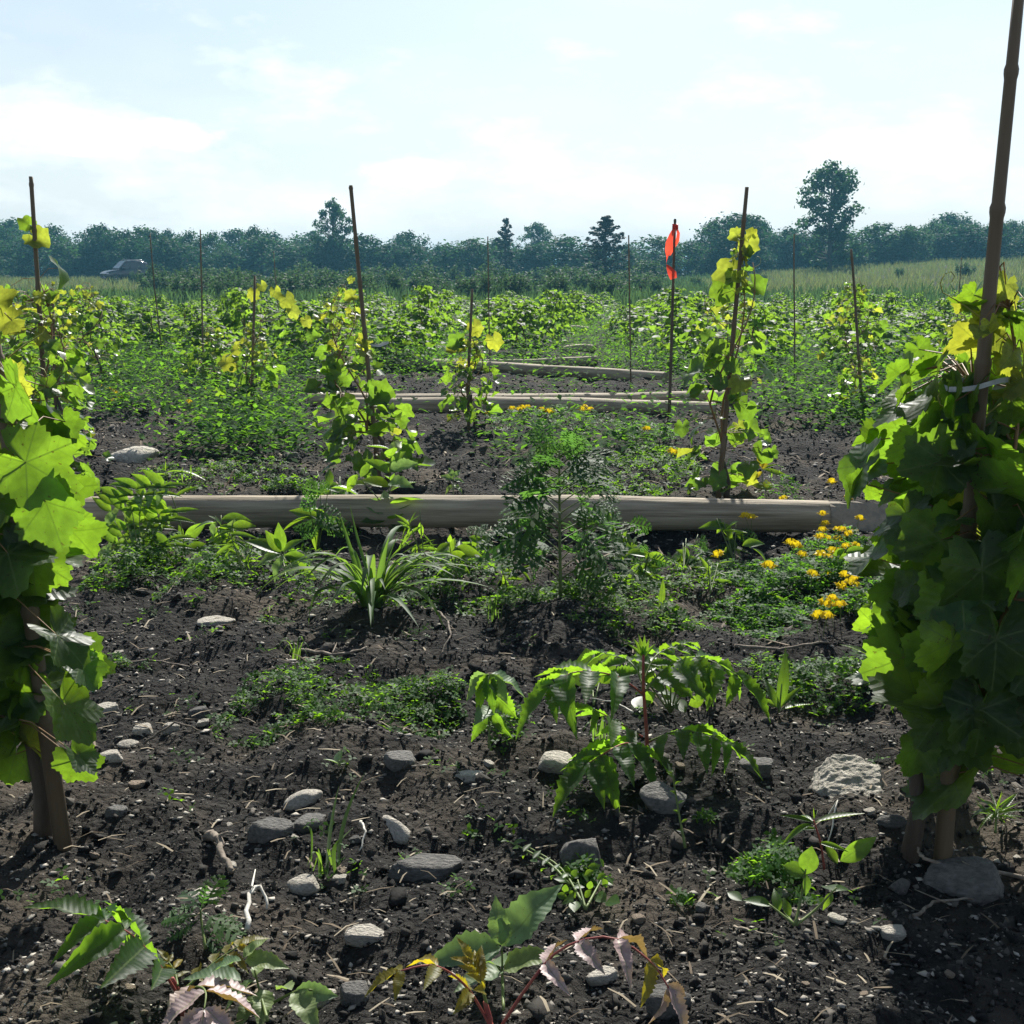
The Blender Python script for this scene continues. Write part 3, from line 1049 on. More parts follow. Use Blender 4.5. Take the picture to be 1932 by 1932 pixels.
def build_car():
    d = 98.0
    x = at(238, 505, d).x
    z = zgf(x, d)
    t = thing('parked_car', (x, d, z), 'dark suv parked in tall grass in front of the far trees', 'car')
    t.scale = (0.86, 0.95, 1.08)
    t.rotation_euler = (0, 0, R(180 + 38))     # nose to the left and a little towards the viewer

    # body: stations along X (front = +X), ring of (y,z)
    def ring(xx, w, zb, zt, r=0.12):
        pts = []
        for sy, sz, cx in ((1, -1, 0), (1, 1, 1), (-1, 1, 2), (-1, -1, 3)):
            yc, zc = sy * (w - r), (zt - r if sz > 0 else zb + r)
            base = {0: -90, 1: 0, 2: 90, 3: 180}[cx]
            for k in range(4):
                a = R(base + k * 30)
                pts.append((xx, yc + r * math.cos(a), zc + r * math.sin(a)))
        return pts
    st = [(-2.22, 0.72, 0.45, 0.90), (-2.15, 0.86, 0.34, 1.02), (-1.7, 0.91, 0.28, 1.08), (-0.8, 0.92, 0.26, 1.05), (0.3, 0.92, 0.26, 1.02), (0.95, 0.91, 0.27, 1.00), (1.6, 0.88, 0.30, 0.93), (2.05, 0.80, 0.34, 0.82), (2.22, 0.66, 0.42, 0.70)]
    v, f = loft([ring(*s) for s in st])
    link('body', raw_mesh('body', v, f, M['paint'], smooth_shade=True), t)
    # cabin
    def cab(xx, w, zb, zt, tw):
        return [(xx, -w, zb), (xx, -tw, zt - 0.05), (xx, -tw + 0.1, zt), (xx, tw - 0.1, zt), (xx, tw, zt - 0.05), (xx, w, zb)]
    cs = [(-2.05, 0.80, 0.98, 1.05, 0.74), (-1.75, 0.84, 1.0, 1.50, 0.66), (-1.2, 0.85, 1.0, 1.62, 0.66), (-0.3, 0.85, 1.0, 1.66, 0.66), (0.25, 0.85, 1.0, 1.60, 0.64), (1.02, 0.84, 0.97, 1.02, 0.76)]
    v, f = loft([cab(*s) for s in cs])
    rf = link('roof', raw_mesh('roof', v, f, M['paint'], smooth_shade=True), t)
    # roof rails
    for s in (-1, 1):
        MB().tube([Vector((-1.5, s * 0.6, 1.58)), Vector((-1.3, s * 0.6, 1.68)), Vector((0.0, s * 0.6, 1.70)), Vector((0.2, s * 0.6, 1.62))], 0.02, 6).build('roof_rail', M['rim'], rf)
    # glass: windscreen, rear window, side windows as slightly proud panes
    def pane(name, q, off):
        o = Vector(off)
        a = [Vector(p) + o for p in q]
        b = [Vector(p) - o * 0.5 for p in q]
        link(name, raw_mesh(name, a + b, [(0, 1, 2, 3), (7, 6, 5, 4), (0, 4, 5, 1), (1, 5, 6, 2), (2, 6, 7, 3), (3, 7, 4, 0)], M['glass']), t)
    pane('windscreen', [(0.97, -0.74, 1.05), (0.97, 0.74, 1.05), (0.31, 0.58, 1.57), (0.31, -0.58, 1.57)], (0.03, 0, 0.04))
    pane('rear_window', [(-2.02, 0.70, 1.10), (-2.02, -0.70, 1.10), (-1.79, -0.58, 1.46), (-1.79, 0.58, 1.46)], (-0.03, 0, 0.02))
    for s in (-1, 1):
        for q in ([(0.72, 1.04), (0.02, 1.04), (-0.02, 1.54), (0.26, 1.52)], [(-0.06, 1.04), (-0.98, 1.06), (-0.98, 1.53), (-0.08, 1.56)], [(-1.05, 1.07), (-1.78, 1.12), (-1.62, 1.44), (-1.05, 1.53)]):
            pane('side_window', [(a, s * (0.845 - (b - 1.0) * 0.33), b) for a, b in (q if s > 0 else q[::-1])], (0, s * 0.018, 0.006))
        mb = MB()
        mb.tube([Vector((0.72, s * 0.86, 1.05)), Vector((0.70, s * 0.98, 1.08))], 0.03, 6)
        mb.tube([Vector((0.68, s * 0.95, 1.02)), Vector((0.70, s * 1.06, 1.13)), Vector((0.70, s * 1.14, 1.13))], [0.07, 0.10, 0.06], 8)
        mb.build('mirror', M['paint'], t)
        link('headlight', raw_mesh('headlight', *loft([[(2.0, s * 0.72 + a * 0.13, 0.72 + b * 0.06) for a, b in ((-1, -1), (1, -1), (1, 1), (-1, 1))], [(2.17, s * 0.68 + a * 0.10, 0.70 + b * 0.045) for a, b in ((-1, -1), (1, -1), (1, 1), (-1, 1))]]), M['headlamp']), t)
        link('tail_light', raw_mesh('tail_light', *loft([[(-2.10, s * 0.80 + a * 0.08, 0.90 + b * 0.12) for a, b in ((-1, -1), (1, -1), (1, 1), (-1, 1))], [(-2.23, s * 0.76 + a * 0.06, 0.88 + b * 0.10) for a, b in ((-1, -1), (1, -1), (1, 1), (-1, 1))]]), M['lamp']), t)
        for xx in (-1.35, 1.38):
            w = link('wheel', None, t)
            w.location = (xx, s * 0.84, 0.34)
            prof = [(-0.10, 0.22), (-0.11, 0.31), (-0.07, 0.34), (0.07, 0.34), (0.11, 0.31), (0.10, 0.22)]
            ringsv = [[(r * math.cos(a), yy, r * math.sin(a)) for a in [2 * math.pi * k / 24 for k in range(24)]] for yy, r in prof]
            link('tyre', raw_mesh('tyre', *loft(ringsv), M['rubber'], smooth_shade=True), w)
            link('rim', raw_mesh('rim', *loft([[(r * math.cos(a), s * yy, r * math.sin(a)) for a in [2 * math.pi * k / 20 for k in range(20)]] for yy, r in ((0.06, 0.22), (0.108, 0.215), (0.09, 0.10), (0.112, 0.05))]), M['rim']), w)


build_car()

# ------------------------------------------------------------------ leaf shapes
def grape_shape(n_out, rings, seed, teeth=True):
    """palmate, toothed, wavy leaf; width about 1, stalk at the origin, tip +Y"""
    rnd = random.Random(seed)
    cup = rnd.uniform(-0.45, 0.5)
    fold = rnd.uniform(-0.05, 0.35)
    wav = rnd.uniform(0.04, 0.13)
    ph = rnd.uniform(0, 6)
    droop = rnd.uniform(0.0, 0.6)
    out = []
    for i in range(n_out):
        th = -math.pi + 2 * math.pi * (i + 0.5) / n_out
        a = abs(th)
        env = 0.64 - 0.065 * a + 0.02 * math.cos(2 * a)
        if a > 2.75:
            env *= 1 - 0.8 * (a - 2.75) / 0.4
        lob = 0.90 + 0.10 * math.cos(2 * math.pi * a / 0.95)
        if a > 2.3:
            lob = 1.0
        r = env * lob
        if teeth:
            r *= (1.0 + (0.045 if i % 2 else -0.035)) * rnd.uniform(0.97, 1.03)
        out.append((th, r))
    v, uv = [(0, 0, 0)], [(0, 0)]
    for k in range(1, rings + 1):
        q = k / rings
        for th, r in out:
            rr = r * q if k == rings else r * q * 0.96
            x, y = rr * math.sin(th), rr * math.cos(th)
            z = cup * (x * x + y * y) + fold * abs(x) * 0.8 + wav * math.sin(3 * th + ph) * q * q - droop * max(0, y) ** 2
            v.append((x, y, z))
            uv.append((x, y))
    f = []
    for i in range(n_out):
        j = (i + 1) % n_out
        if i == n_out - 1:
            continue          # open sinus at the stalk
        f.append((0, 1 + j, 1 + i))
        for k in range(rings - 1):
            a, b = 1 + k * n_out, 1 + (k + 1) * n_out
            f.append((a + i, a + j, b + j, b + i))
    f = [tuple(reversed(q)) if len(q) == 3 else tuple(reversed(q)) for q in f]
    return v, f, uv


def lance_shape(seg, width, peak=0.4, teeth=0.0, fold=0.25, curl=0.35, seed=0, twist=0.0, wave=0.0):
    """pointed leaf, length 1 along +Y"""
    rnd = random.Random(seed)
    v, uv, f = [], [], []
    for i in range(seg + 1):
        t = i / seg
        if t < peak:
            w = math.sin(math.pi / 2 * t / peak) ** 0.75
        else:
            w = math.cos(math.pi / 2 * (t - peak) / (1 - peak)) ** 1.1
        w = max(w, 0.0) * width / 2
        if 0 < i < seg:
            w *= 1 + (teeth if i % 2 else -teeth)
        z = -curl * t * t
        tw = twist * t
        for s in (-1, 0, 1):
            x = s * w
            zz = z + abs(s) * w * fold * 2 + wave * math.sin(t * 14 + s) * w
            v.append((x * math.cos(tw), t * (1 - 0.12 * curl * t), zz + x * math.sin(tw)))
            uv.append((x, t))
    for i in range(seg):
        a = i * 3
        f.append((a, a + 1, a + 4, a + 3))
        f.append((a + 1, a + 2, a + 5, a + 4))
    return v, f, uv


def cut_shape(seed, pairs=6, width=0.6, sub=True):
    """finely cut leaf of ragweed, length 1"""
    rnd = random.Random(seed)
    v, f = [], []

    def strip(a, d, n, l, w, z0, z1):
        b = len(v)
        pts = ((0, 0.35), (0.45, 1.0), (0.8, 0.6), (1.0, 0.05))
        for t, k in pts:
            c = (a[0] + d[0] * l * t, a[1] + d[1] * l * t)
            z = z0 + (z1 - z0) * t
            v.append((c[0] - n[0] * w * k, c[1] - n[1] * w * k, z))
            v.append((c[0] + n[0] * w * k, c[1] + n[1] * w * k, z + w * 0.2))
        for i in range(3):
            q = b + i * 2
            f.append((q, q + 1, q + 3, q + 2))
    bend = rnd.uniform(0.2, 0.55)
    strip((0, 0), (0, 1), (1, 0), 1.0, 0.035, 0, -bend)
    for i in range(pairs):
        t = 0.22 + 0.68 * i / (pairs - 1)
        l = width * 0.62 * math.sin(math.pi * (0.30 + 0.62 * i / (pairs - 1))) ** 0.9
        z = -bend * t * t
        for s in (-1, 1):
            a = R(38 + rnd.uniform(-6, 8))
            d = (s * math.sin(R(90) - a + 0.25), math.cos(R(90) - a + 0.25))
            ln = math.hypot(*d)
            d = (d[0] / ln, d[1] / ln)
            n = (-d[1], d[0])
            strip((0, t), d, n, l, 0.045, z, z - l * rnd.uniform(0.0, 0.4))
            if sub:
                for k, q in ((0.45, 1), (0.6, -1), (0.75, 1)):
                    b = (d[0] * l * k, t + d[1] * l * k)
                    dd = (d[0] * 0.75 + n[0] * 0.6 * q, d[1] * 0.75 + n[1] * 0.6 * q)
                    strip(b, dd, (-dd[1], dd[0]), l * 0.38, 0.026, z - l * 0.1 * k, z - l * 0.22)
    return v, f, None


def meshes(name, shapes, mat, smooth_shade=True):
    return [raw_mesh(name, v, f, mat, uv=uv, smooth_shade=smooth_shade) for v, f, uv in shapes]


GR_HI = [grape_shape(58, 4, 500 + i) for i in range(8)]
GR_LO = [grape_shape(22, 2, 520 + i) for i in range(6)]
G_HI = meshes('leaf', GR_HI, M['grape'])
G_HI_Y = meshes('leaf', GR_HI, M['grape_young'])
G_LO = meshes('leaf', GR_LO, M['grape_mid'])
G_LO_Y = meshes('leaf', GR_LO, M['grape_mid_young'])
SU = [lance_shape(20, 0.36, 0.32, 0.15, 0.30, 0.22, i, wave=0.12) for i in range(3)] + [lance_shape(16, 0.33, 0.32, 0.10, 0.45, 0.45, 9, 0.5, wave=0.2)]
L_SUMAC = meshes('leaflet', SU, M['sumac'])
L_BRONZE = meshes('leaflet', SU, M['sumac_bronze'])
L_GOLD = meshes('leaflet', SU, M['sumac_gold'])
PA = [lance_shape(16, 0.46, 0.36, 0.08, 0.25, 0.25, i, wave=0.15) for i in range(3)]
L_PALE = meshes('leaf', PA, M['pale'])
L_OVATE = meshes('leaf', [lance_shape(8, 0.42, 0.42, 0.0, 0.22, c, i) for i, c in enumerate((0.2, 0.45, 0.0))], M['weed'])
L_LANCE = meshes('leaf', [lance_shape(8, 0.20, 0.38, 0.0, 0.3, c, i) for i, c in enumerate((0.25, 0.5, 0.05))], M['weed'])
L_ROUND = meshes('leaf', [lance_shape(8, 0.66, 0.5, 0.0, 0.12, 0.12, i) for i in range(2)], M['weed'])
L_NEEDLE = meshes('leaf', [lance_shape(6, 0.10, 0.45, 0.0, 0.3, c, i) for i, c in enumerate((0.15, 0.4, -0.15))], M['weed'])
L_RAG = meshes('leaf', [cut_shape(i) for i in range(4)], M['ragweed'])
L_RAG_S = meshes('leaf', [cut_shape(10 + i, 5, 0.5, False) for i in range(2)], M['ragweed'])

# ------------------------------------------------------------------ peeled logs lying between the rows
GROUP_LOG = 'peeled vineyard posts lying between the rows'


def build_log(p0, p1, r0, r1, label, cut_end=False, lift=0.0, seed=0):
    rnd = random.Random(seed)
    p0, p1 = Vector(p0), Vector(p1)
    p0.z += r0 * 0.82 + lift
    p1.z += r1 * 0.82 + lift
    d = p1 - p0
    t = thing('log', p0, label, 'log', GROUP_LOG)
    t.rotation_euler = d.to_track_quat('X', 'Z').to_euler()
    ln = d.length
    n, seg = 20, 26
    v, f = [], []
    for i in range(seg + 1):
        s = i / seg
        r = r0 + (r1 - r0) * s
        bow = 0.02 * math.sin(s * math.pi) * (1 if seed % 2 else -1)
        for k in range(n):
            a = 2 * math.pi * k / n
            rr = r * (1 + 0.035 * math.sin(a * 3 + seed + s * 2) + 0.04 * math.sin(s * 9 + seed) + 0.03 * math.sin(s * 23 + a * 2 + seed) + 0.015 * rnd.uniform(-1, 1))
            x = s * ln
            if cut_end and i >= seg - 1:
                pass
            v.append((x, math.cos(a) * rr, math.sin(a) * rr + bow))
    for i in range(seg):
        for k in range(n):
            k2 = (k + 1) % n
            f.append((i * n + k, i * n + k2, (i + 1) * n + k2, (i + 1) * n + k))
    shaft = raw_mesh('shaft', v, f, M['log_bark'], smooth_shade=True)
    link('shaft', shaft, t)

    def end(xo, r, sgn, taper):
        ev, ef = [], []
        for j, (dx, q) in enumerate(((0, 1.0), (0.012, 0.97), (0.014, 0.6), (0.012, 0.0))):
            for k in range(n):
                a = 2 * math.pi * k / n
                y, z = math.cos(a) * r * q, math.sin(a) * r * q
                x = xo + sgn * (dx + (taper * (0.5 - 0.5 * (y * 0.75 - z * 0.65) / r * -1) if taper else 0))
                ev.append((x, y, z))
        for j in range(3):
            for k in range(n):
                k2 = (k + 1) % n
                ef.append((j * n + k, j * n + k2, (j + 1) * n + k2, (j + 1) * n + k))
        link('cut_face', raw_mesh('cut_face', ev, ef, M['log_end']), t)
    end(0, r0, -1, 0)
    if cut_end:
        # long slanting point
        pv, pf = [], []
        L_ = 0.30
        ns = 8
        for j in range(ns + 1):
            s = j / ns
            for k in range(n):
                a = 2 * math.pi * k / n
                y, z = math.cos(a) * r1, math.sin(a) * r1
                # plane cut: facing the viewer and up
                lim = r1 * (1.0 - 1.75 * s)
                q = -y * 0.86 + z * 0.5
                if q > lim:
                    y += 0.86 * (q - lim)
                    z -= 0.5 * (q - lim)
                pv.append((ln + L_ * s, y, z))
        for j in range(ns):
            for k in range(n):
                k2 = (k + 1) % n
                pf.append((j * n + k, j * n + k2, (j + 1) * n + k2, (j + 1) * n + k))
        pf.append(tuple(ns * n + k for k in range(n)))
        link('slanted_point', raw_mesh('slanted_point', pv, pf, M['log_end']), t)
    else:
        end(ln, r1, 1, 0)
    return t


def log_px(a, b, r, label, cut=False, seed=0, lift=0.0):
    build_log(gp(*a), gp(*b), r, r * 0.94, label, cut, lift, seed)


log_px((60, 1000), (1560, 1003), 0.066, 'thick peeled log lying across the picture behind the weeds, nearest of all logs', True, 1)
log_px((20, 1030), (268, 1014), 0.040, 'short thinner log end behind the big left vine leaves', False, 2)
log_px((640, 783), (1345, 779), 0.060, 'front log of the touching pair behind the second row', False, 3)
log_px((585, 768), (1400, 762), 0.058, 'rear log of the touching pair behind the second row', False, 4, 0.015)
log_px((650, 692), (1255, 716), 0.058, 'slanting peeled log lying beyond the pair of logs', False, 5)
log_px((805, 692), (1125, 690), 0.050, 'thin log just behind the slanting log', False, 6)
log_px((1062, 668), (1118, 666), 0.05, 'short log piece beyond the thin log, in mid field', False, 7)
log_px((912, 629), (972, 630), 0.06, 'small distant log left of the middle of the field', False, 8)
log_px((1062, 628), (1110, 627), 0.06, 'small distant log in the bright gap right of mid field', False, 9)
log_px((1052, 610), (1115, 609), 0.07, 'far log third from the back, in the gap between vines', False, 10)
log_px((1064, 598), (1112, 596), 0.07, 'farthest visible log, in the gap between far vines', False, 11)

# ------------------------------------------------------------------ bamboo stakes
GROUP_STAKE = 'bamboo stakes along the vine rows'


def stake_mesh(length_vec, r0, r1, seed, nodes=True):
    rnd = random.Random(seed)
    n = 9
    L_ = length_vec.length
    pts, rad = [], []
    s = 0.0
    k = 0
    side = Vector((rnd.uniform(-1, 1), rnd.uniform(-1, 1), 0)) * 0.006
    marks = []
    while s < L_:
        marks.append(s)
        s += rnd.uniform(0.17, 0.26)
    prof = [(-0.08, 1.0)]
    for mpos in marks[1:]:
        prof += [(mpos - 0.012, 1.0), (mpos - 0.004, 1.16), (mpos + 0.003, 1.18), (mpos + 0.010, 0.96)]
    prof.append((L_, 0.96))
    mb = MB()
    d = length_vec.normalized()
    for s, q in prof:
        t = s / L_
        pts.append(d * s + side * math.sin(max(t, 0) * 5 + seed))
        rad.append((r0 + (r1 - r0) * max(t, 0)) * q)
    mb.tube(pts, rad, n)
    return raw_mesh('bamboo_stake', mb.v, mb.f, M['bamboo'], smooth_shade=True)


def stake(base, top, r0, r1, label, seed):
    base, top = Vector(base), Vector(top)
    o = link('bamboo_stake', stake_mesh(top - base, r0, r1, seed))
    o.location = base
    return tag(o, label, 'stake', GROUP_STAKE)


# ------------------------------------------------------------------ vines
GROUP_VINE = 'grape vines in rows'


def vine(base, label, height, axis_top, n_leaf, size, rad, hi=False, seed=0, zmin=0.12, young_from=0.72, shoots=2, prof=None, explicit=(), off=(0, 0), young_p=0.5, back=0, toff=None):
    """a staked vine whose leaves are single parts. axis_top: offset of the top of the axis from the base"""
    rnd = random.Random(seed)
    t = thing('grape_vine', base, label, 'vine', GROUP_VINE)
    M1, M2 = (G_HI, G_HI_Y) if hi else (G_LO, G_LO_Y)
    axis = Vector((axis_top[0], axis_top[1], height))
    # trunk: short woody stem, then shoots winding up the stake
    mb = MB()
    tr_h = min(0.30, height * 0.35)
    o = Vector((*(toff or off), 0))
    tp = [Vector((0.035, 0.02, -0.03)) + o, Vector((0.045, 0.01, tr_h * 0.3)) + o, Vector((0.015, 0.015, tr_h * 0.65)) + o * 0.8, axis * (tr_h / height) + Vector((0.012, 0.012, 0)) + o * 0.6]
    o = Vector((off[0], off[1], 0))
    q = 0.85 if hi else 0.75
    mb.tube(tp, [0.021 * q, 0.016 * q, 0.013 * q, 0.010 * q], 8)
    mb.build('trunk', M['vine_trunk'], t)
    sh = MB()
    lines = []
    for s in range(shoots):
        ph = rnd.uniform(0, 6.28)
        w = rad * (0.22 if s == 0 else 0.45)
        top = 1.0 if s == 0 else rnd.uniform(0.7, 0.95)
        pts = []
        for i in range(13):
            u = i / 12
            z = tr_h * 0.8 + (height * top - tr_h * 0.8) * u
            c = axis * (z / height) + o * (1 - u)
            pts.append(Vector((c.x + w * math.cos(ph + u * 5) * min(1, u * 4), c.y + w * math.sin(ph + u * 5) * min(1, u * 4), z)))
        lines.append(pts)
        sh.tube(pts, [(0.0052 - 0.0034 * i / 12) * (1.0 if hi else 1.1) for i in range(13)], 6)

    def nearest(p):
        best = None
        for pts in lines:
            for a in pts:
                if a.z < p.z + 0.06:
                    dd = (a - p).length
                    if best is None or dd < best[0]:
                        best = (dd, a)
        return best[1] if best else axis * (max(p.z, 0.05) / height)

    def put(p, tip, nor, s, young, mi=None):
        me = (M2 if young else M1)[rnd.randrange(len(M1)) if mi is None else mi]
        lf = link('leaf', me, t, frame(p, tip, nor, s))
        a = nearest(p)
        if (a - p).length < 0.35:
            mid = (a + p) / 2 + Vector((0, 0, 0.02))
            sh.tube([a, mid, p], [0.0017, 0.0013, 0.0010], 4, cap=False)
        return lf
    for (px, py, dd, spx, ang, face, yg) in explicit:
        d = base.y + dd
        s = spx * m_per_px(d) * 0.95
        a = R(ang)
        dirs = VR * math.cos(a) + VU * math.sin(a)
        c = at(px, py, d)
        n = {'c': -VF * 0.85 + Vector((0, 0, 0.25)) + VR * rnd.uniform(-0.2, 0.2), 'u': Vector((0, 0.25, 1)) - VF * 0.35, 's': VR * (-0.8 if px < 966 else 0.8) - VF * 0.5 + Vector((0, 0, 0.3)), 'l': SUN_DIR * 0.8 - VF * 0.45}[face]
        tip = dirs + VF * rnd.uniform(-0.15, 0.15)
        p = c - dirs * s * 0.28 - Vector(base)
        put(p, tip, n, s, yg)
    for i in range(n_leaf + back):
        u = rnd.random() if i < n_leaf else rnd.random() * 0.8
        z = zmin + (height * 0.98 - zmin) * u
        c = axis * (z / height) + o * (1 - u)
        pr = prof(u) if prof else (0.55 + 0.6 * math.sin(math.pi * min(1, 0.15 + u * 0.8))) * (1 - 0.62 * u ** 3)
        a = rnd.uniform(0, 2 * math.pi)
        q = rad * pr * rnd.uniform(0.25, 1.0) ** 0.7
        od = Vector((math.cos(a), math.sin(a), 0))
        p = Vector((c.x, c.y, z)) + od * q
        if i >= n_leaf:
            p += Vector((rnd.uniform(-0.03, 0.06), rad * rnd.uniform(0.3, 1.7), 0.05))
        tip = od * rnd.uniform(0.2, 0.9) + Vector((rnd.uniform(-0.7, 0.7), rnd.uniform(-0.7, 0.7), rnd.uniform(-1.1, 0.35)))
        nor = od * rnd.uniform(-0.2, 0.9) + Vector((rnd.uniform(-0.6, 0.6), rnd.uniform(-0.6, 0.6), rnd.uniform(0.15, 1.0)))
        yg = u > young_from and rnd.random() < young_p or rnd.random() < 0.06
        s = size * rnd.uniform(0.4, 1.2) * (1 - 0.55 * max(0, u - 0.55) / 0.45)
        put(p, tip, nor, s, yg)
    sh.build('shoot', M['shoot'], t)
    # tendrils near the top
    td = MB()
    for i in range(3 if not hi else 5):
        b = axis * rnd.uniform(0.72, 0.98)
        a = rnd.uniform(0, 6.28)
        od = Vector((math.cos(a), math.sin(a) * 0.5, 0))
        ln = rnd.uniform(0.07, 0.15)
        pts = []
        for k in range(15):
            u = k / 14
            cu = max(0, u - 0.6) * 14
            pts.append(b + od * (ln * min(u, 0.62) + 0.012 * math.sin(cu)) + Vector((0, 0, ln * 0.75 * u - 0.03 * u * u + 0.012 * (1 - math.cos(cu)) * (u > 0.6))))
        td.tube(pts, [0.0015 - 0.0008 * k / 14 for k in range(15)], 4, cap=False)
    td.build('tendril', M['tendril'], t)
    return t


def tie(base, dz, r, label_parent, wide=0.05, seed=0):
    """loop of clear tape holding a vine to its stake (part of the vine)"""
    rnd = random.Random(seed)
    v, f = [], []
    n = 18
    for k in range(n + 1):
        a = 2 * math.pi * k / n
        rx, ry = wide * (1 + 0.15 * math.sin(3 * a + seed)), r * 1.6
        for h in (0, 1):
            v.append((math.cos(a) * rx, math.sin(a) * ry, dz + h * 0.008 + 0.008 * math.sin(a * 2 + seed)))
    for k in range(n):
        f.append((2 * k, 2 * k + 2, 2 * k + 3, 2 * k + 1))
    o = link('tie', raw_mesh('tie', v, f, M['tie'], smooth_shade=True), label_parent)
    return o


def axis_of(base, top, height):
    b, q = Vector(base), Vector(top)
    k = height / (q.z - b.z)
    return ((q.x - b.x) * k, (q.y - b.y) * k)


# --- nearest row
bl = gp(122, 1602)
tl = at(-60, 330, bl.y + 0.0)
stake(bl, tl, 0.0155, 0.010, 'bamboo stake inside the big leafy vine at the left edge', 1)
exp_left = [(45, 760, -0.06, 120, 300, 's', 0), (88, 895, -0.10, 165, 330, 'c', 0), (100, 985, -0.07, 150, 290, 'c', 0), (132, 1225, -0.17, 125, 312, 'u', 0), (165, 1275, -0.15, 90, 305, 'u', 0),
            (140, 1365, -0.16, 140, 295, 'u', 0), (178, 1275, -0.12, 75, 300, 'c', 0), (155, 1455, -0.08, 95, 300, 'c', 0), (160, 1440, -0.14, 80, 310, 'u', 0), (60, 1090, -0.04, 150, 270, 'c', 0), (60, 1190, 0.02, 150, 280, 'c', 0), (30, 1330, 0.0, 150, 260, 'c', 0), (20, 1010, 0.02, 140, 250, 'c', 0),
            (-10, 860, 0.0, 150, 260, 'c', 0), (10, 560, 0.0, 60, 40, 'c', 1), (8, 610, 0.0, 55, 200, 'c', 1), (20, 1450, 0.03, 110, 250, 'c', 0)]
v1 = vine(bl, 'large grape vine at the left edge with big sunlit toothed leaves', 0.92, axis_of(bl, tl, 0.92), 52, 0.125, 0.095, True, 31, 0.16, 0.80, 2, explicit=exp_left, off=(-0.11, 0.03), back=55, toff=(-0.09, 0.02))
br = gp(1775, 1630)
tr = at(1924, -60, br.y)
stake(br, tr, 0.0155, 0.0085, 'tall thick bamboo stake at the right edge, reaching out of the top', 2)
exp_right = [(1738, 880, -0.03, 135, 195, 'c', 0), (1792, 878, -0.07, 78, 185, 'u', 0), (1735, 1030, -0.06, 150, 195, 'c', 0), (1785, 985, -0.08, 70, 190, 'u', 0), (1830, 860, 0.0, 130, 270, 'c', 0), (1860, 800, 0.03, 90, 250, 'c', 0),
             (1780, 1130, -0.10, 150, 215, 'c', 0), (1860, 1120, -0.12, 170, 280, 'c', 0), (1900, 1000, -0.06, 150, 300, 'c', 0), (1735, 1240, -0.02, 110, 215, 'c', 0), (1880, 1250, -0.12, 170, 270, 'c', 0), (1790, 1250, -0.11, 150, 260, 'c', 0),
             (1760, 1370, -0.08, 150, 235, 'c', 0), (1850, 1380, -0.10, 160, 270, 'c', 0), (1725, 1440, -0.05, 95, 250, 'c', 0), (1920, 1380, -0.06, 150, 280, 'c', 0), (1855, 600, 0.02, 75, 120, 'c', 1), (1895, 640, 0.02, 60, 20, 'c', 1),
             (1905, 690, 0.0, 55, 300, 'c', 1), (1900, 560, 0.02, 45, 80, 'c', 1), (1960, 900, 0.0, 140, 300, 'c', 0), (1970, 1150, -0.05, 150, 300, 'c', 0), (1800, 780, -0.02, 85, 265, 's', 0), (1880, 880, -0.05, 120, 290, 's', 0)]
v2 = vine(br, 'large dark grape vine around the tall stake at the right edge', 0.98, axis_of(br, tr, 0.98), 88, 0.125, 0.15, True, 47, 0.14, 0.80, 2, explicit=exp_right, off=(0.085, 0.02), back=170, toff=(-0.085, 0.0))
tie(br, 0.80, 0.016, v2, 0.055, 3)

# --- second row: three vines
TB = [((97, 938), (58, 333), 'vine with stake standing behind the big vine at the left edge', 0.93, 175, 0.20, 61),
      ((716, 934), (662, 354), 'vine beside the left-leaning stake, above the weeds at the near log', 0.80, 110, 0.19, 62),
      ((1355, 941), (1409, 353), 'slim leafy vine on the right-leaning stake just behind the near log', 1.13, 108, 0.165, 63)]
for i, (b, tpx, lab, h, nl, rad, sd) in enumerate(TB):
    p = gp(*b)
    q = at(tpx[0], tpx[1], p.y)
    stake(p, q, 0.0125, 0.0085, ['bamboo stake poking up above the second vine at the left edge', 'left-leaning bare-topped bamboo stake standing left of the middle', 'right-leaning bamboo stake with golden leaves at its top'][i], 10 + i)
    ax = axis_of(p, q, h)
    ex = ()
    if i == 2:
        ex = [(1383, 447, 0, 32, 200, 'c', 1), (1412, 470, 0, 46, 270, 'c', 1), (1418, 436, 0, 24, 90, 'c', 1), (1366, 513, 0, 60, 190, 'c', 1), (1432, 545, 0.05, 44, 320, 'c', 0), (1362, 555, 0.02, 60, 250, 'c', 0), (1345, 690, 0, 55, 190, 'c', 0), (1345, 660, 0, 50, 180, 'c', 0)]
        prof = lambda u: 0.25 + 1.1 * max(0, math.cos(u * 1.75)) ** 0.8
    elif i == 1:
        ex = [(657, 562, 0, 28, 200, 'c', 1), (660, 530, 0, 16, 230, 'c', 1), (665, 650, -0.05, 34, 250, 'u', 0), (728, 745, -0.05, 60, 0, 'c', 0), (640, 770, 0, 44, 250, 'c', 0)]
        ax = (ax[0] * 0.7 - 0.14, ax[1])
        prof = lambda u: 0.25 + 1.0 * max(0, math.cos(u * 1.5)) ** 0.8
    else:
        ex = [(80, 455, 0, 50, 330, 'c', 1), (45, 420, 0, 34, 160, 'c', 0), (120, 520, -0.05, 60, 300, 'l', 0)]
        prof = lambda u: 0.35 + 0.9 * max(0, math.cos(u * 1.35)) ** 0.8
    vv = vine(p, lab, h, ax, nl, 0.095, rad, False, sd, 0.06, 0.72, 2, prof, ex)
    if i == 1:
        tie(p, 0.62, 0.012, vv, 0.05, 1)

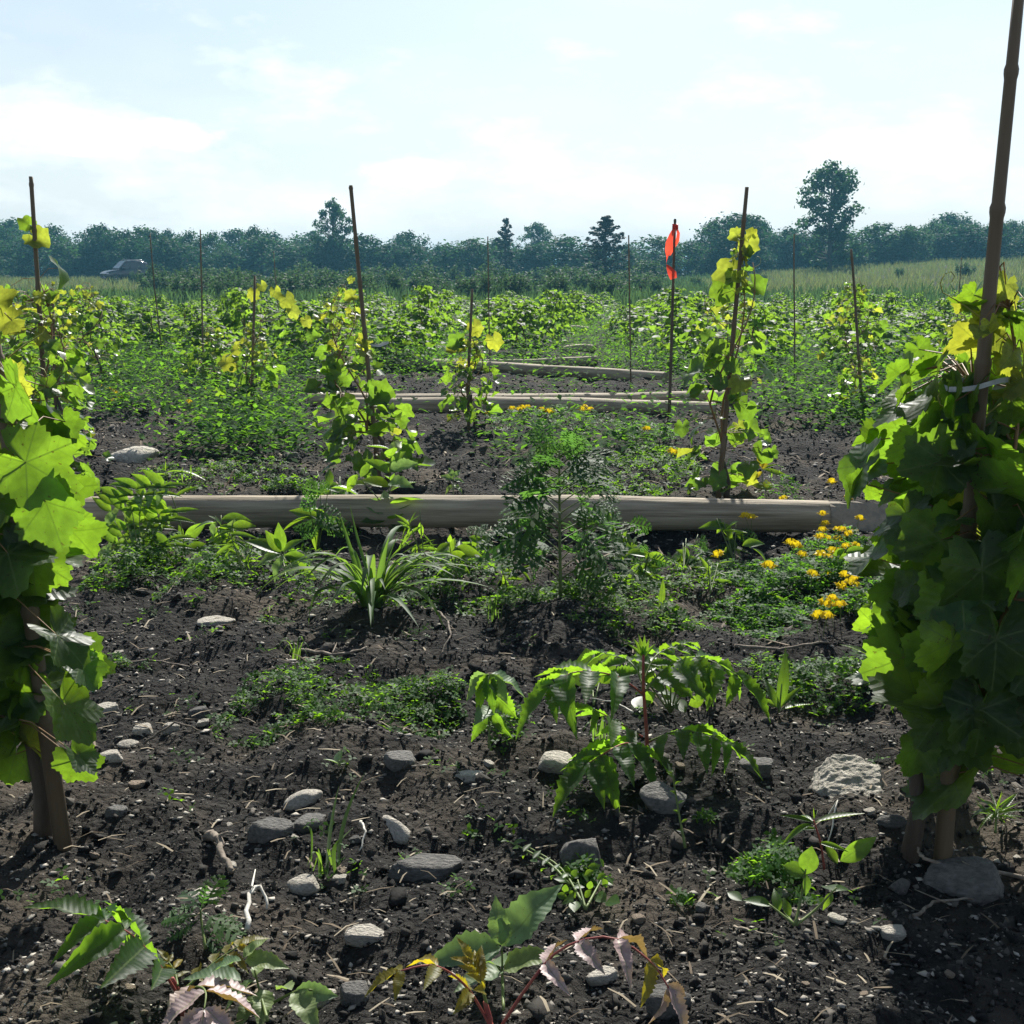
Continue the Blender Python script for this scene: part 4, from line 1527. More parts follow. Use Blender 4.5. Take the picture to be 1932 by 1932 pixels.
# --- third row
TC = [((474, 792), (481, 520), 0.66, 92, 0.21, 'vine with a drooping golden shoot, left of the pair of logs'),
      ((884, 806), (889, 545), 0.62, 88, 0.18, 'leafy vine standing in front of the pair of logs, on a short stake'),
      ((1630, 795), (1605, 470), 0.45, 60, 0.18, 'small low vine on bare soil right of the third bamboo stake'),
      ((105, 800), (100, 560), 0.72, 60, 0.2, 'vine of the third row half hidden at the left edge'),
      ((2010, 795), (2020, 520), 0.6, 50, 0.2, 'vine of the third row beyond the right edge stake')]
for i, (b, tpx, h, nl, rad, lab) in enumerate(TC):
    p = gp(*b)
    q = at(tpx[0], tpx[1], p.y)
    stake(p, q, 0.011, 0.008, ['thin stake rising from the vine with the drooping golden shoot', 'thin stake of the leafy vine in front of the pair of logs', 'thin stake of the small low vine on bare soil', 'thin stake of the half hidden third row vine at the left edge', 'thin stake of the third row vine beyond the right edge'][i], 30 + i)
    ex = ()
    if i == 0:
        ex = [(477, 560, 0, 26, 260, 'c', 1), (497, 545, 0, 22, 300, 'c', 1), (520, 556, 0, 24, 280, 'c', 1), (543, 572, 0, 34, 290, 'c', 1), (556, 592, 0, 28, 300, 'c', 1), (424, 684, 0, 40, 180, 'c', 1), (580, 610, 0, 24, 300, 'c', 1), (440, 660, 0, 24, 180, 'c', 1), (590, 640, 0, 26, 280, 'c', 0)]
    if i == 1:
        ex = [(900, 625, 0, 34, 300, 'c', 1), (935, 650, 0, 36, 290, 'c', 1), (855, 650, 0, 40, 200, 'c', 0), (862, 605, -0.04, 30, 160, 'u', 0)]
    vine(p, lab, h, axis_of(p, q, h), nl, 0.085, rad, False, 80 + i, 0.06, 0.6, 2, None, ex)

# flagged stake with its ribbon
pf = gp(1262, 797)
qf = at(1274, 413, pf.y)
stake(pf, qf, 0.012, 0.008, 'bamboo stake carrying the red marker ribbon', 41)


def ribbon():
    d = pf.y - 0.02
    t = thing('marker_ribbon', at(1274, 427, d), 'red-orange plastic ribbon knotted near the top of a bamboo stake', 'ribbon')
    o = Vector(t.location)
    path = [(1273, 430, 0), (1268, 440, -0.01), (1263, 455, -0.03), (1262, 470, -0.02), (1259, 485, 0.0), (1257, 498, 0.01), (1262, 505, 0.0), (1268, 515, -0.02), (1271, 526, -0.02)]
    wid = [0.012, 0.018, 0.028, 0.026, 0.012, 0.005, 0.020, 0.030, 0.026]
    twist = [0, 0.3, 0.5, 0.2, 1.0, 1.5, 0.6, 0.3, 0.5]
    v, f = [], []
    P = [at(x, y, d + q) - o for x, y, q in path]
    for p, w, tw in zip(P, wid, twist):
        s = Vector((math.cos(tw), math.sin(tw), 0.25)) * w
        v += [p - s, p + s * 0.1 + Vector((0, -0.006, 0)), p + s]
    for i in range(len(P) - 1):
        a = i * 3
        f += [(a, a + 1, a + 4, a + 3), (a + 1, a + 2, a + 5, a + 4)]
    link('tail', raw_mesh('tail', v, f, M['ribbon'], smooth_shade=True), t)
    P2 = [at(x, y, d + 0.015) - o for x, y in ((1276, 429), (1280, 440), (1278, 455), (1270, 470), (1264, 482))]
    v, f = [], []
    for p, w in zip(P2, (0.008, 0.013, 0.017, 0.013, 0.006)):
        s = Vector((0.8, 0.5, 0.1)) * w
        v += [p - s, p + s]
    for i in range(len(P2) - 1):
        f.append((2 * i, 2 * i + 1, 2 * i + 3, 2 * i + 2))
    link('tail', raw_mesh('tail', v, f, M['ribbon'], smooth_shade=True), t)
    mb = MB()
    c = at(1274, 428, d + 0.02) - o
    for dz in (0, 0.010, -0.008):
        mb.tube([c + Vector((math.cos(a) * 0.015, math.sin(a) * 0.015, dz + 0.004 * math.sin(2 * a + dz * 99))) for a in [2 * math.pi * k / 12 for k in range(13)]], 0.006, 6)
    mb.build('knot', M['ribbon'], t)


ribbon()


# --- the rows behind: each vine one thing; leaves joined where they are too small to pick apart
def vine_mass(seed, n=300):
    rs = np.random.RandomState(seed)
    rnd = random.Random(seed)
    V, F = [], []
    base = 0
    shapes = [grape_shape(11, 1, seed * 3 + k, False) for k in range(4)]
    for i in range(n):
        u = rnd.random() ** 0.85
        z = 0.05 + 0.9 * u
        a = rnd.uniform(0, 6.28)
        rad = 1.45 * (0.16 + 0.16 * math.sin(math.pi * min(1, 0.1 + u * 0.85))) * (1 - 0.6 * u ** 3)
        q = rad * rnd.uniform(0.2, 1.15)
        od = Vector((math.cos(a), math.sin(a), 0))
        tip = od * rnd.uniform(0.3, 0.9) + Vector((rnd.uniform(-0.4, 0.4), rnd.uniform(-0.4, 0.4), rnd.uniform(-1.1, 0.15)))
        nor = od * rnd.uniform(0.1, 0.8) + Vector((rnd.uniform(-0.3, 0.3), rnd.uniform(-0.3, 0.3), rnd.uniform(0.3, 1.0)))
        m = frame(Vector((od.x * q, od.y * q, z)), tip, nor, 0.095 * rnd.uniform(0.55, 1.25) * (1 - 0.45 * max(0, u - 0.6) / 0.4))
        v, f, _ = shapes[i % 4]
        V += [m @ Vector(p) for p in v]
        F += [tuple(k + base for k in q_) for q_ in f]
        base += len(v)
    mb = MB()
    for s in range(3):
        ph = rnd.uniform(0, 6)
        mb.tube([Vector((0.06 * math.cos(ph + k * 0.7) * min(1, k / 2), 0.06 * math.sin(ph + k * 0.7) * min(1, k / 2), k * 0.15 - 0.02)) for k in range(7)], [0.012 - 0.0015 * k for k in range(7)], 5, cap=False)
    fm = raw_mesh('foliage', V, F, M['vine_mass'], smooth_shade=True)
    sm = raw_mesh('shoot', mb.v, mb.f, M['shoot'], smooth_shade=True)
    return sm, fm


MASS = [vine_mass(700 + i) for i in range(10)]
THIN_STAKES = [stake_mesh(Vector((0, 0, 1.25)), 0.0075, 0.006, 900 + i) for i in range(3)]


def back_rows():
    rnd = random.Random(17)
    y = 10.4
    row = 4
    stake_px = {4: [385, 1190, 1497], 5: [310, 925], 7: [535, 1797]}
    while y < 42.5:
        half = 0.44 * y + 1.2
        # clear strip in the middle of the field where the logs lie
        x = -half + rnd.uniform(0, 0.6)
        xs = []
        while x < half:
            pxx = 966 + x / y * FPX
            gap = False
            if (row == 4 and 690 < pxx < 1175) or (y < 22 and 1000 < pxx < 1115 and rnd.random() < 0.6) or (y < 14 and 850 < pxx < 1130 and rnd.random() < 0.6):
                gap = True
            if not gap and rnd.random() > (0.06 if row < 7 else 0.14):
                xs.append(x + rnd.uniform(-0.12, 0.12))
            x += rnd.uniform(0.85, 1.15) if y < 24 else rnd.uniform(1.25, 1.7)
        for i, x in enumerate(xs):
            yy = y + rnd.uniform(-0.12, 0.12)
            z = zgf(x, yy)
            h = rnd.uniform(0.5, 0.9) if row < 8 else rnd.uniform(0.35, 0.85)
            if row <= 4:
                lab = 'leafy vine in the fourth row back, %s from the left edge of the picture' % ordinal(i + 1)
                vine(Vector((x, yy, z)), lab, h, (rnd.uniform(-0.08, 0.08), 0), 120, 0.095, 0.29, False, 1000 + row * 50 + i, 0.05, 0.65)
            else:
                lab = '%s vine in the %s row back, %s from the left edge of the picture' % ('bushy' if row < 9 else 'small', ordinal(row), ordinal(i + 1))
                t = thing('grape_vine', (x, yy, z), lab, 'vine', GROUP_VINE)
                sm, fm = MASS[rnd.randrange(10)]
                t.rotation_euler = (rnd.uniform(-0.08, 0.08), rnd.uniform(-0.08, 0.08), rnd.uniform(0, 6.28))
                w = rnd.uniform(0.85, 1.25)
                t.scale = (w, w, h)
                link('shoot', sm, t)
                o = link('foliage', fm, t)
                o['kind'] = 'stuff'
        for k, px in enumerate(stake_px.get(row, [])):
            x = (px - 966) / FPX * y
            st = link('bamboo_stake', THIN_STAKES[k % 3])
            st.location = (x, y, zgf(x, y))
            st.scale = (1, 1, rnd.uniform(0.98, 1.1))
            st.rotation_euler = (rnd.uniform(-0.03, 0.03), rnd.uniform(-0.05, 0.05), rnd.uniform(0, 6))
            tag(st, 'thin distant bamboo stake in the %s row back, %s from the left' % (ordinal(row), ordinal(k + 1)), 'stake', GROUP_STAKE)
        y += 1.75 + 0.035 * y
        row += 1


back_rows()


def field_weeds():
    """uncountable low weeds between the rows"""
    rs = np.random.RandomState(77)
    n = 46000
    y = np.exp(rs.uniform(math.log(6.0), math.log(46), n))
    x = rs.uniform(-1, 1, n) * (0.46 * y + 1.5)
    dens = fbm(x, y, 0.55, 3) + 0.45 * smooth(8.5, 12, y) + 0.14 - 0.28 * (1 - smooth(6, 8, y))
    k = dens > rs.uniform(-0.1, 0.45, n)
    px = 966 + x / y * FPX
    r_ = rs.uniform(0, 1, n)
    k &= ~((px > 640) & (px < 1270) & (y > 9.0) & (y < 11.6) & (r_ < 0.88))
    k &= ~((px > 560) & (px < 1410) & (y > 6.9) & (y < 8.9) & (r_ < 0.85))
    k &= ~((px > 890) & (px < 1135) & (y > 11.6) & (y < 16) & (r_ < 0.6))
    x, y = x[k], y[k]
    n = len(x)
    per = 7
    X = np.repeat(x, per) + rs.normal(0, 0.08, n * per)
    Y = np.repeat(y, per) + rs.normal(0, 0.08, n * per)
    N_ = n * per
    h = rs.uniform(0.01, 0.32, N_) * np.repeat(rs.uniform(0.3, 1.0, n), per)
    P = np.stack([X, Y, zg(X, Y) + h], 1)
    th = rs.uniform(0, 2 * np.pi, N_)
    d = np.stack([np.cos(th), np.sin(th), rs.uniform(-0.3, 0.8, N_)], 1)
    s = np.stack([-np.sin(th), np.cos(th), rs.uniform(-0.3, 0.3, N_)], 1)
    L_ = rs.uniform(0.02, 0.07, N_)[:, None]
    V = np.stack([P, P + d * L_ * 0.5 + s * L_ * 0.26, P + d * L_ - np.array([0, 0, 0.15]) * L_, P + d * L_ * 0.5 - s * L_ * 0.26], 1)
    o = link('field_weeds', raw_mesh('field_weeds', V.reshape(-1, 3), np.arange(N_ * 4).reshape(N_, 4), M['field_weeds']))
    tag(o, 'low green weeds covering the soil between the vine rows', None, None, 'stuff')


field_weeds()

# ------------------------------------------------------------------ weeds and seedlings of the foreground
def stem_obj(t, pts, r0, r1, mat, name='stem', sides=6):
    n = len(pts)
    MB().tube(pts, [r0 + (r1 - r0) * i / (n - 1) for i in range(n)], sides).build(name, mat, t)


def over(px, py, d):
    """point on a sight line at distance d, or nearer where that would be under the soil"""
    p = at(px, py, d)
    for _ in range(12):
        if p.z > zgf(p.x, p.y) + 0.012:
            break
        d -= 0.03
        p = at(px, py, d)
    return p


def curve_px(o, pts, d, n=10):
    """smooth line through sight-line points [(px,py,depth offset)], local to o"""
    P = [over(x, y, d + q) - o for x, y, q in pts]
    if len(P) == 2:
        return [P[0].lerp(P[1], i / n) for i in range(n + 1)]
    out = []
    m_ = len(P) - 1
    for i in range(n + 1):
        s = i / n * m_
        k = min(int(s), m_ - 1)
        u = s - k
        a, b = P[max(k - 1, 0)], P[min(k + 2, m_)]
        p, q = P[k], P[k + 1]
        out.append(0.5 * ((2 * p) + (q - a) * u + (2 * a - 5 * p + 4 * q - b) * u * u + (3 * p - a - 3 * q + b) * u ** 3))
    return out


NRM = {'u': Vector((0, -0.15, 1)), 'c': -VF + Vector((0, 0, 0.35)), 'm': -VF * 0.7 + Vector((0, 0, 0.8)), 'r': Vector((0.7, -0.2, 0.7)), 'l': Vector((-0.7, -0.2, 0.7)), 'a': VF * 0.5 + Vector((0, 0, 1))}


def leaf_to(parent, o, d, a, b, meshes_, nor='m', rnd=random, name='leaf', k=None):
    """one leaf from sight-line point a=(px,py,dd) to tip b"""
    p, q = over(a[0], a[1], d + a[2]) - o, over(b[0], b[1], d + b[2]) - o
    n = NRM[nor] + Vector((rnd.uniform(-0.3, 0.3), rnd.uniform(-0.3, 0.3), rnd.uniform(-0.2, 0.2)))
    me = meshes_[rnd.randrange(len(meshes_)) if k is None else k]
    return link(name, me, parent, frame(p, q - p, n, (q - p).length))


def compound(t, o, d, pts, pairs, lpx, sets, rnd, droop=0.35, mat='red_stalk', start=0.3, sub_scale=1.0, r=0.0022):
    """feather leaf: stalk with paired leaflets and one at the tip"""
    line = curve_px(o, pts, d, 14)
    mb = MB()
    mb.tube(line, [r * (1 - 0.55 * i / 14) for i in range(15)], 6)
    st = mb.build('leaf_stalk', M[mat], t)
    s = lpx * m_per_px(d)

    def pick(u):
        return sets(u) if callable(sets) else sets
    for i in range(pairs):
        u = start + (0.97 - start) * i / max(1, pairs - 1) if pairs > 1 else start
        j = min(int(u * 14), 13)
        p = line[j].lerp(line[j + 1], u * 14 - j)
        T = (line[j + 1] - line[j]).normalized()
        side = T.cross(Vector((0, 0, 1)))
        if side.length < 0.2:
            side = T.cross(VF)
        side.normalize()
        upv = side.cross(T).normalized()
        env = math.sin(math.pi * (0.28 + 0.5 * u)) ** 0.8
        for sg in (-1, 1):
            dv = side * sg * rnd.uniform(0.8, 1.05) + T * rnd.uniform(0.35, 0.7) - Vector((0, 0, droop * rnd.uniform(0.5, 1.3)))
            nn = upv + side * sg * rnd.uniform(-0.3, 0.15) + T * rnd.uniform(-0.2, 0.3)
            me = pick(u)
            link('leaflet', me[rnd.randrange(len(me))], st, frame(p, dv, nn, s * env * rnd.uniform(0.8, 1.12)))
    T = (line[-1] - line[-3]).normalized()
    side = T.cross(Vector((0, 0, 1))).normalized()
    me = pick(1.0)
    link('leaflet', me[0], st, frame(line[-1], T - Vector((0, 0, droop * 0.7)), side.cross(T), s * 0.95))
    return st


GROUP_SUMAC = 'sumac seedlings in the foreground'


def sumac(base_px, stem, label, leaves, seed, rs_=0.0045):
    rnd = random.Random(seed)
    b = gp(*base_px)
    t = thing('sumac_seedling', b, label, 'seedling', GROUP_SUMAC)
    d = b.y
    pts = [Vector((0, 0, -0.02))] + curve_px(b, [(base_px[0], base_px[1], 0)] + [(x, y, q) for x, y, q in stem], d, 6)[1:]
    stem_obj(t, pts, rs_, rs_ * 0.6, M['red_stalk'])
    for (p, pairs, lpx, sets, droop, mat) in leaves:
        compound(t, b, d, p, pairs, lpx, sets, rnd, droop, mat)
    return t, b, d, rnd


# big seedling right of the middle
t, b, d, rnd = sumac((1222, 1442), [(1220, 1380, 0), (1214, 1300, 0), (1214, 1235, 0)], 'large sumac seedling with red stem and drooping leaves, right of the middle', [
    ([(1216, 1312, 0), (1160, 1275, -0.04), (1085, 1268, -0.08), (1045, 1292, -0.10)], 4, 130, L_SUMAC, 0.2, 'red_stalk'),
    ([(1217, 1305, 0), (1255, 1262, 0.02), (1320, 1240, 0.0), (1392, 1275, -0.05)], 5, 112, L_SUMAC, 0.5, 'stalk'),
    ([(1212, 1390, 0), (1165, 1362, -0.03), (1120, 1338, -0.05)], 3, 85, L_SUMAC, 0.5, 'red_stalk'),
    ([(1220, 1420, 0), (1180, 1402, -0.10), (1110, 1440, -0.18)], 5, 125, L_SUMAC, 0.5, 'red_stalk'),
    ([(1222, 1400, 0), (1290, 1378, -0.06), (1370, 1402, -0.10)], 5, 100, L_SUMAC, 0.45, 'stalk'),
    ([(1216, 1300, 0), (1190, 1250, 0.06), (1140, 1232, 0.12)], 4, 80, L_SUMAC, 0.3, 'stalk'),
    ([(1216, 1280, 0), (1240, 1235, 0.05), (1290, 1215, 0.12)], 4, 70, L_SUMAC, 0.2, 'stalk')], 1)
tuft = MB()
for k in range(6):
    leaf_to(t, b, d, (1214, 1240, 0), (1190 + k * 9, 1195 + abs(k - 2.5) * 7, 0), L_LANCE, 'c', rnd, 'young_leaf')
# bottom left
t, b, d, rnd = sumac((345, 1915), [(340, 1880, 0), (325, 1845, 0)], 'sumac seedling with dark red stalk and brown lower leaf, bottom left corner', [
    ([(340, 1885, 0), (300, 1820, -0.02), (250, 1765, -0.03), (196, 1736, -0.03)], 4, 165, L_SUMAC, 0.15, 'red_stalk'),
    ([(345, 1880, 0), (372, 1862, -0.05), (388, 1872, -0.09), (385, 1905, -0.12)], 3, 115, L_BRONZE, 0.25, 'stalk'),
    ([(335, 1860, 0), (330, 1835, 0.02), (318, 1815, 0.03)], 3, 42, L_GOLD, 0.0, 'stalk'),
    ([(345, 1870, 0), (400, 1820, 0.03), (450, 1785, 0.05)], 4, 70, L_GOLD, 0.3, 'stalk')], 2)
# bottom middle
t, b, d, rnd = sumac((930, 1975), [(928, 1940, 0), (915, 1890, 0)], 'sumac seedling with crimson stalks and pinkish arching leaf at the bottom edge', [
    ([(940, 1945, 0), (1000, 1855, 0.0), (1060, 1790, 0.0), (1150, 1768, -0.01), (1225, 1812, -0.03), (1262, 1865, -0.05)], 5, 98, (lambda u: L_GOLD if 0.8 < u < 0.86 else L_BRONZE), 0.3, 'red_stalk'),
    ([(930, 1945, 0), (880, 1862, 0), (820, 1822, -0.01), (755, 1832, -0.02)], 3, 88, L_GOLD, 0.35, 'red_stalk'),
    ([(918, 1895, 0), (905, 1850, 0.0), (888, 1815, 0.01)], 5, 58, L_GOLD, -0.35, 'stalk')], 3, 0.005)

# --- single explicit weeds: (attach, tip) sight-line pairs
def weed(name, cat, label, base_px, stems, leaves, seed, stem_mat='stalk', r=0.0025, group=None):
    rnd = random.Random(seed)
    b = gp(*base_px)
    t = thing(name, b, label, cat, group)
    d = b.y
    mb = MB()
    for s in stems:
        line = curve_px(b, s, d, 8)
        mb.tube(line, [r * (1 - 0.5 * i / 8) for i in range(9)], 6)
    mb.build('stem', M[stem_mat], t)
    for (a, q, me, nor) in leaves:
        leaf_to(t, b, d, a, q, me, nor, rnd)
    return t, b, d, rnd


weed('ash_seedling', 'seedling', 'dark teal ash seedling with broad pointed leaves, bottom middle', (950, 1905), [[(950, 1905, 0), (948, 1840, 0), (947, 1785, 0)]], [
    ((947, 1785, 0), (1052, 1656, 0.03), L_PALE, 'm'), ((945, 1783, 0), (935, 1690, 0.02), L_PALE, 'm'), ((945, 1788, 0), (800, 1805, -0.03), L_PALE, 'm'), ((950, 1830, 0), (1042, 1786, -0.02), L_PALE, 'u'),
    ((948, 1832, 0), (860, 1848, -0.05), L_PALE, 'u'), ((948, 1825, 0), (905, 1800, 0.08), L_PALE, 'u')], 11)
weed('nettle_plant', 'weed', 'pale green plant with coarse toothed leaves at the bottom, left of the middle', (505, 1925), [[(505, 1925, 0), (490, 1870, 0), (480, 1830, 0)], [(500, 1900, 0), (560, 1870, 0), (590, 1868, 0)], [(500, 1915, 0), (440, 1870, 0), (430, 1860, 0)]], [
    ((460, 1808, 0), (500, 1762, 0.02), L_PALE, 'u'), ((462, 1812, 0), (545, 1815, -0.01), L_PALE, 'm'), ((455, 1812, 0), (392, 1822, 0), L_PALE, 'u'), ((455, 1850, 0), (345, 1825, 0), L_PALE, 'u'), ((480, 1850, 0), (415, 1895, -0.03), L_PALE, 'u'),
    ((480, 1845, 0), (510, 1790, 0.04), L_PALE, 'u'), ((500, 1868, 0), (490, 1932, -0.03), L_PALE, 'u'), ((555, 1872, 0), (600, 1935, -0.03), L_PALE, 'u'), ((555, 1872, 0), (640, 1875, 0), L_PALE, 'm'), ((550, 1868, 0), (520, 1850, 0.04), L_PALE, 'u'), ((490, 1880, 0), (440, 1935, -0.02), L_PALE, 'u')], 12)
weed('ragweed_seedling', 'weed', 'feathery bright green ragweed seedling behind the bottom left sumac', (388, 1790), [[(388, 1790, 0), (380, 1740, 0), (378, 1715, 0)]], [
    ((380, 1720, 0), (465, 1760, -0.03), L_RAG, 'u'), ((378, 1720, 0), (415, 1640, 0.05), L_RAG, 'u'), ((378, 1725, 0), (300, 1705, 0.02), L_RAG, 'u'), ((376, 1735, 0), (310, 1752, -0.02), L_RAG, 'u'), ((380, 1715, 0), (345, 1660, 0.05), L_RAG_S, 'm'),
    ((384, 1745, 0), (455, 1725, 0.03), L_RAG, 'u'), ((380, 1712, 0), (385, 1675, 0.0), L_RAG_S, 'c'), ((384, 1760, 0), (440, 1800, -0.04), L_RAG, 'u')], 13)
weed('drooping_seedling', 'seedling', 'yellow-green seedling with drooping toothed leaves left of the large sumac', (922, 1412), [[(922, 1412, 0), (924, 1330, 0), (922, 1272, 0)]], [
    ((920, 1275, 0), (872, 1318, -0.02), L_PALE, 'm'), ((921, 1272, 0), (895, 1345, -0.05), L_SUMAC, 'c'), ((922, 1272, 0), (930, 1345, -0.06), L_SUMAC, 'c'), ((924, 1272, 0), (960, 1325, -0.04), L_PALE, 'm'), ((926, 1272, 0), (1002, 1302, 0), L_PALE, 'u'), ((918, 1272, 0), (885, 1290, 0.05), L_PALE, 'a'),
    ((924, 1340, 0), (885, 1400, -0.03), L_SUMAC, 'c'), ((925, 1345, 0), (968, 1395, -0.03), L_SUMAC, 'c'), ((925, 1338, 0), (900, 1352, -0.08), L_PALE, 'u'), ((922, 1300, 0), (985, 1360, 0.02), L_SUMAC, 'c')], 14)
# leafy plants behind the big sumac
weed('broadleaf_weed', 'weed', 'clump of small round green leaves behind the large sumac', (1265, 1345), [[(1265, 1345, 0), (1250 + k * 22 - 50, 1235 + abs(k - 2) * 12, 0)] for k in range(6)] , [
    ((1200 + (k * 37) % 130, 1232 + (k * 53) % 95, 0.02 * (k % 3)), (1200 + (k * 37) % 130 + 34 * math.cos(k * 2.3), 1232 + (k * 53) % 95 - 22 * math.sin(k * 2.3) + 4, 0.02 * (k % 4) - 0.03), L_ROUND, 'mcu'[k % 3]) for k in range(34)], 15)
weed('dark_leaf_weed', 'weed', 'dark broad-leaved weed peeking up behind the left arm of the large sumac', (1120, 1330), [[(1120, 1330, 0.1), (1118, 1290, 0.1)], [(1120, 1330, 0.1), (1135, 1270, 0.1)]], [
    ((1120, 1300, 0.1), (1105, 1218, 0.1), L_ROUND, 'c'), ((1135, 1290, 0.1), (1150, 1225, 0.12), L_ROUND, 'c'), ((1120, 1300, 0.1), (1080, 1250, 0.08), L_ROUND, 'c'), ((1138, 1290, 0.1), (1175, 1260, 0.1), L_OVATE, 'c')], 16)
weed('narrow_leaf_weed', 'weed', 'upright weed with blade-like leaves right of the large sumac', (1470, 1345), [[(1470, 1345, 0), (1475, 1290, 0)]], [
    ((1470, 1335, 0), (1490, 1230, 0), L_LANCE, 'c'), ((1470, 1338, 0), (1440, 1270, 0), L_LANCE, 'c'), ((1472, 1335, 0), (1425, 1315, -0.02), L_LANCE, 'm'), ((1473, 1335, 0), (1515, 1290, 0.02), L_LANCE, 'm'), ((1472, 1340, 0), (1530, 1325, 0), L_LANCE, 'u')], 17)
weed('sprout', 'seedling', 'pale striped sprout of long leaves just left of the dark right vine', (1665, 1262), [[(1665, 1262, 0), (1655, 1235, 0)]], [
    ((1660, 1250, 0), (1592, 1200, 0.03), L_LANCE, 'u'), ((1660, 1250, 0), (1570, 1243, 0), L_LANCE, 'u'), ((1660, 1255, 0), (1640, 1292, -0.04), L_LANCE, 'u'), ((1660, 1248, 0), (1680, 1205, 0.02), L_LANCE, 'm'), ((1660, 1255, 0), (1600, 1268, -0.02), L_OVATE, 'u')], 18)
weed('knotweed_plant', 'weed', 'slender weed with narrow pale leaves below the big pale stone', (1555, 1640), [[(1555, 1640, 0), (1548, 1590, 0), (1535, 1548, 0)]], [
    ((1535, 1552, 0), (1632, 1530, 0), L_LANCE, 'u'), ((1535, 1552, 0), (1470, 1536, 0), L_LANCE, 'u'), ((1533, 1555, 0), (1468, 1575, -0.02), L_LANCE, 'u'), ((1534, 1550, 0), (1500, 1520, 0.04), L_LANCE, 'm'), ((1540, 1565, 0), (1500, 1560, 0.02), L_LANCE, 'm'), ((1545, 1590, 0), (1600, 1600, -0.03), L_LANCE, 'm'),
    ((1536, 1545, 0), (1533, 1522, 0), L_NEEDLE, 'c'), ((1536, 1545, 0), (1545, 1525, 0.01), L_NEEDLE, 'c'), ((1585, 1625, 0), (1655, 1578, 0.01), L_OVATE, 'c'), ((1580, 1630, 0), (1555, 1590, 0.02), L_OVATE, 'c')], 19, 'red_stalk')
weed('dock_plant', 'weed', 'small dock with rounded leaves on long stalks, lower right', (1500, 1745), [[(1500, 1745, 0), (1512, 1690, 0), (1520, 1640, 0)], [(1502, 1745, 0), (1540, 1715, -0.01), (1578, 1675, -0.01)], [(1498, 1745, 0), (1480, 1720, 0.02)], [(1500, 1745, 0), (1450, 1705, 0)]], [
    ((1520, 1648, 0), (1478, 1632, 0), L_ROUND, 'c'), ((1520, 1650, 0), (1532, 1598, 0), L_ROUND, 'c'), ((1522, 1652, 0), (1522, 1690, -0.02), L_OVATE, 'c'), ((1575, 1682, 0), (1612, 1665, 0.02), L_OVATE, 'u'), ((1575, 1682, 0), (1558, 1665, 0.04), L_ROUND, 'u'), ((1570, 1685, 0), (1555, 1712, -0.02), L_OVATE, 'm'),
    ((1455, 1710, 0), (1400, 1690, 0.02), L_OVATE, 'u'), ((1470, 1720, 0), (1460, 1672, 0.02), L_OVATE, 'c'), ((1490, 1730, 0), (1478, 1690, 0.02), L_OVATE, 'c'), ((1400, 1700, 0), (1372, 1680, 0.02), L_ROUND, 'u')], 20)
weed('horseweed_seedling', 'seedling', 'bushy narrow-leaved seedling with yellow-green heart, right of the right stake', (1878, 1572), [[(1878, 1572, 0), (1880, 1530, 0)]], [
    ((1880, 1545 - (k % 4) * 7, 0), (1880 + 52 * math.cos(k * 0.62 + 0.2), 1530 - 28 * math.sin(k * 0.62 + 0.2) - (k % 3) * 6, 0.05 * math.sin(k * 1.7)), L_NEEDLE, 'um'[k % 2]) for k in range(26)], 21)
weed('purslane_plant', 'weed', 'sprawling small-leaved plant in the shade below the middle', (1105, 1715), [[(1105, 1715, 0), (1090, 1660, 0.0)], [(1105, 1715, 0), (1140, 1650, 0.05)], [(1105, 1715, 0), (1060, 1640, 0.1), (1000, 1600, 0.2)]], [
    ((1105 + 40 * math.cos(k * 1.9), 1700 - 70 * ((k * 7 % 11) / 11), 0.0), (1105 + 40 * math.cos(k * 1.9) + 22 * math.cos(k * 2.7), 1700 - 70 * ((k * 7 % 11) / 11) - 18 * math.sin(k * 2.7), 0.0), L_ROUND, 'mu'[k % 2]) for k in range(24)], 22)
weed('creeping_sprig', 'weed', 'thin creeping stem with pairs of tiny leaves, below the middle', (1075, 1670), [[(1075, 1670, 0), (1040, 1632, 0.05), (985, 1600, 0.1), (950, 1583, 0.15)]], [
    ((960 + k * 9, 1588 + k * 6.4, 0.13 - k * 0.011), (960 + k * 9 + (16 if k % 2 else -14), 1588 + k * 6.4 - (16 if k % 2 else 4), 0.12 - k * 0.011), L_OVATE, 'u') for k in range(13)], 23)
weed('clover_sprig', 'weed', 'slim upright sprig with tiny leaves in the shade of the large sumac', (1298 - 5, 1600), [[(1293, 1600, 0), (1280, 1530, 0), (1268, 1455, 0)]], [
    ((1270 + k * 3.2, 1462 + k * 18, 0), (1270 + k * 3.2 + (12 if k % 2 else -12), 1455 + k * 18, 0), L_OVATE, 'm') for k in range(7)], 24)
weed('grass_sprout', 'weed', 'sprout with two pale blades left of the middle stones', (640, 1445), [[(640, 1445, 0), (640, 1435, 0)]], [
    ((640, 1442, 0), (612, 1425, 0), L_LANCE, 'u'), ((641, 1442, 0), (668, 1425, 0.02), L_LANCE, 'm'), ((641, 1440, 0), (638, 1408, 0.02), L_OVATE, 'c')], 25)

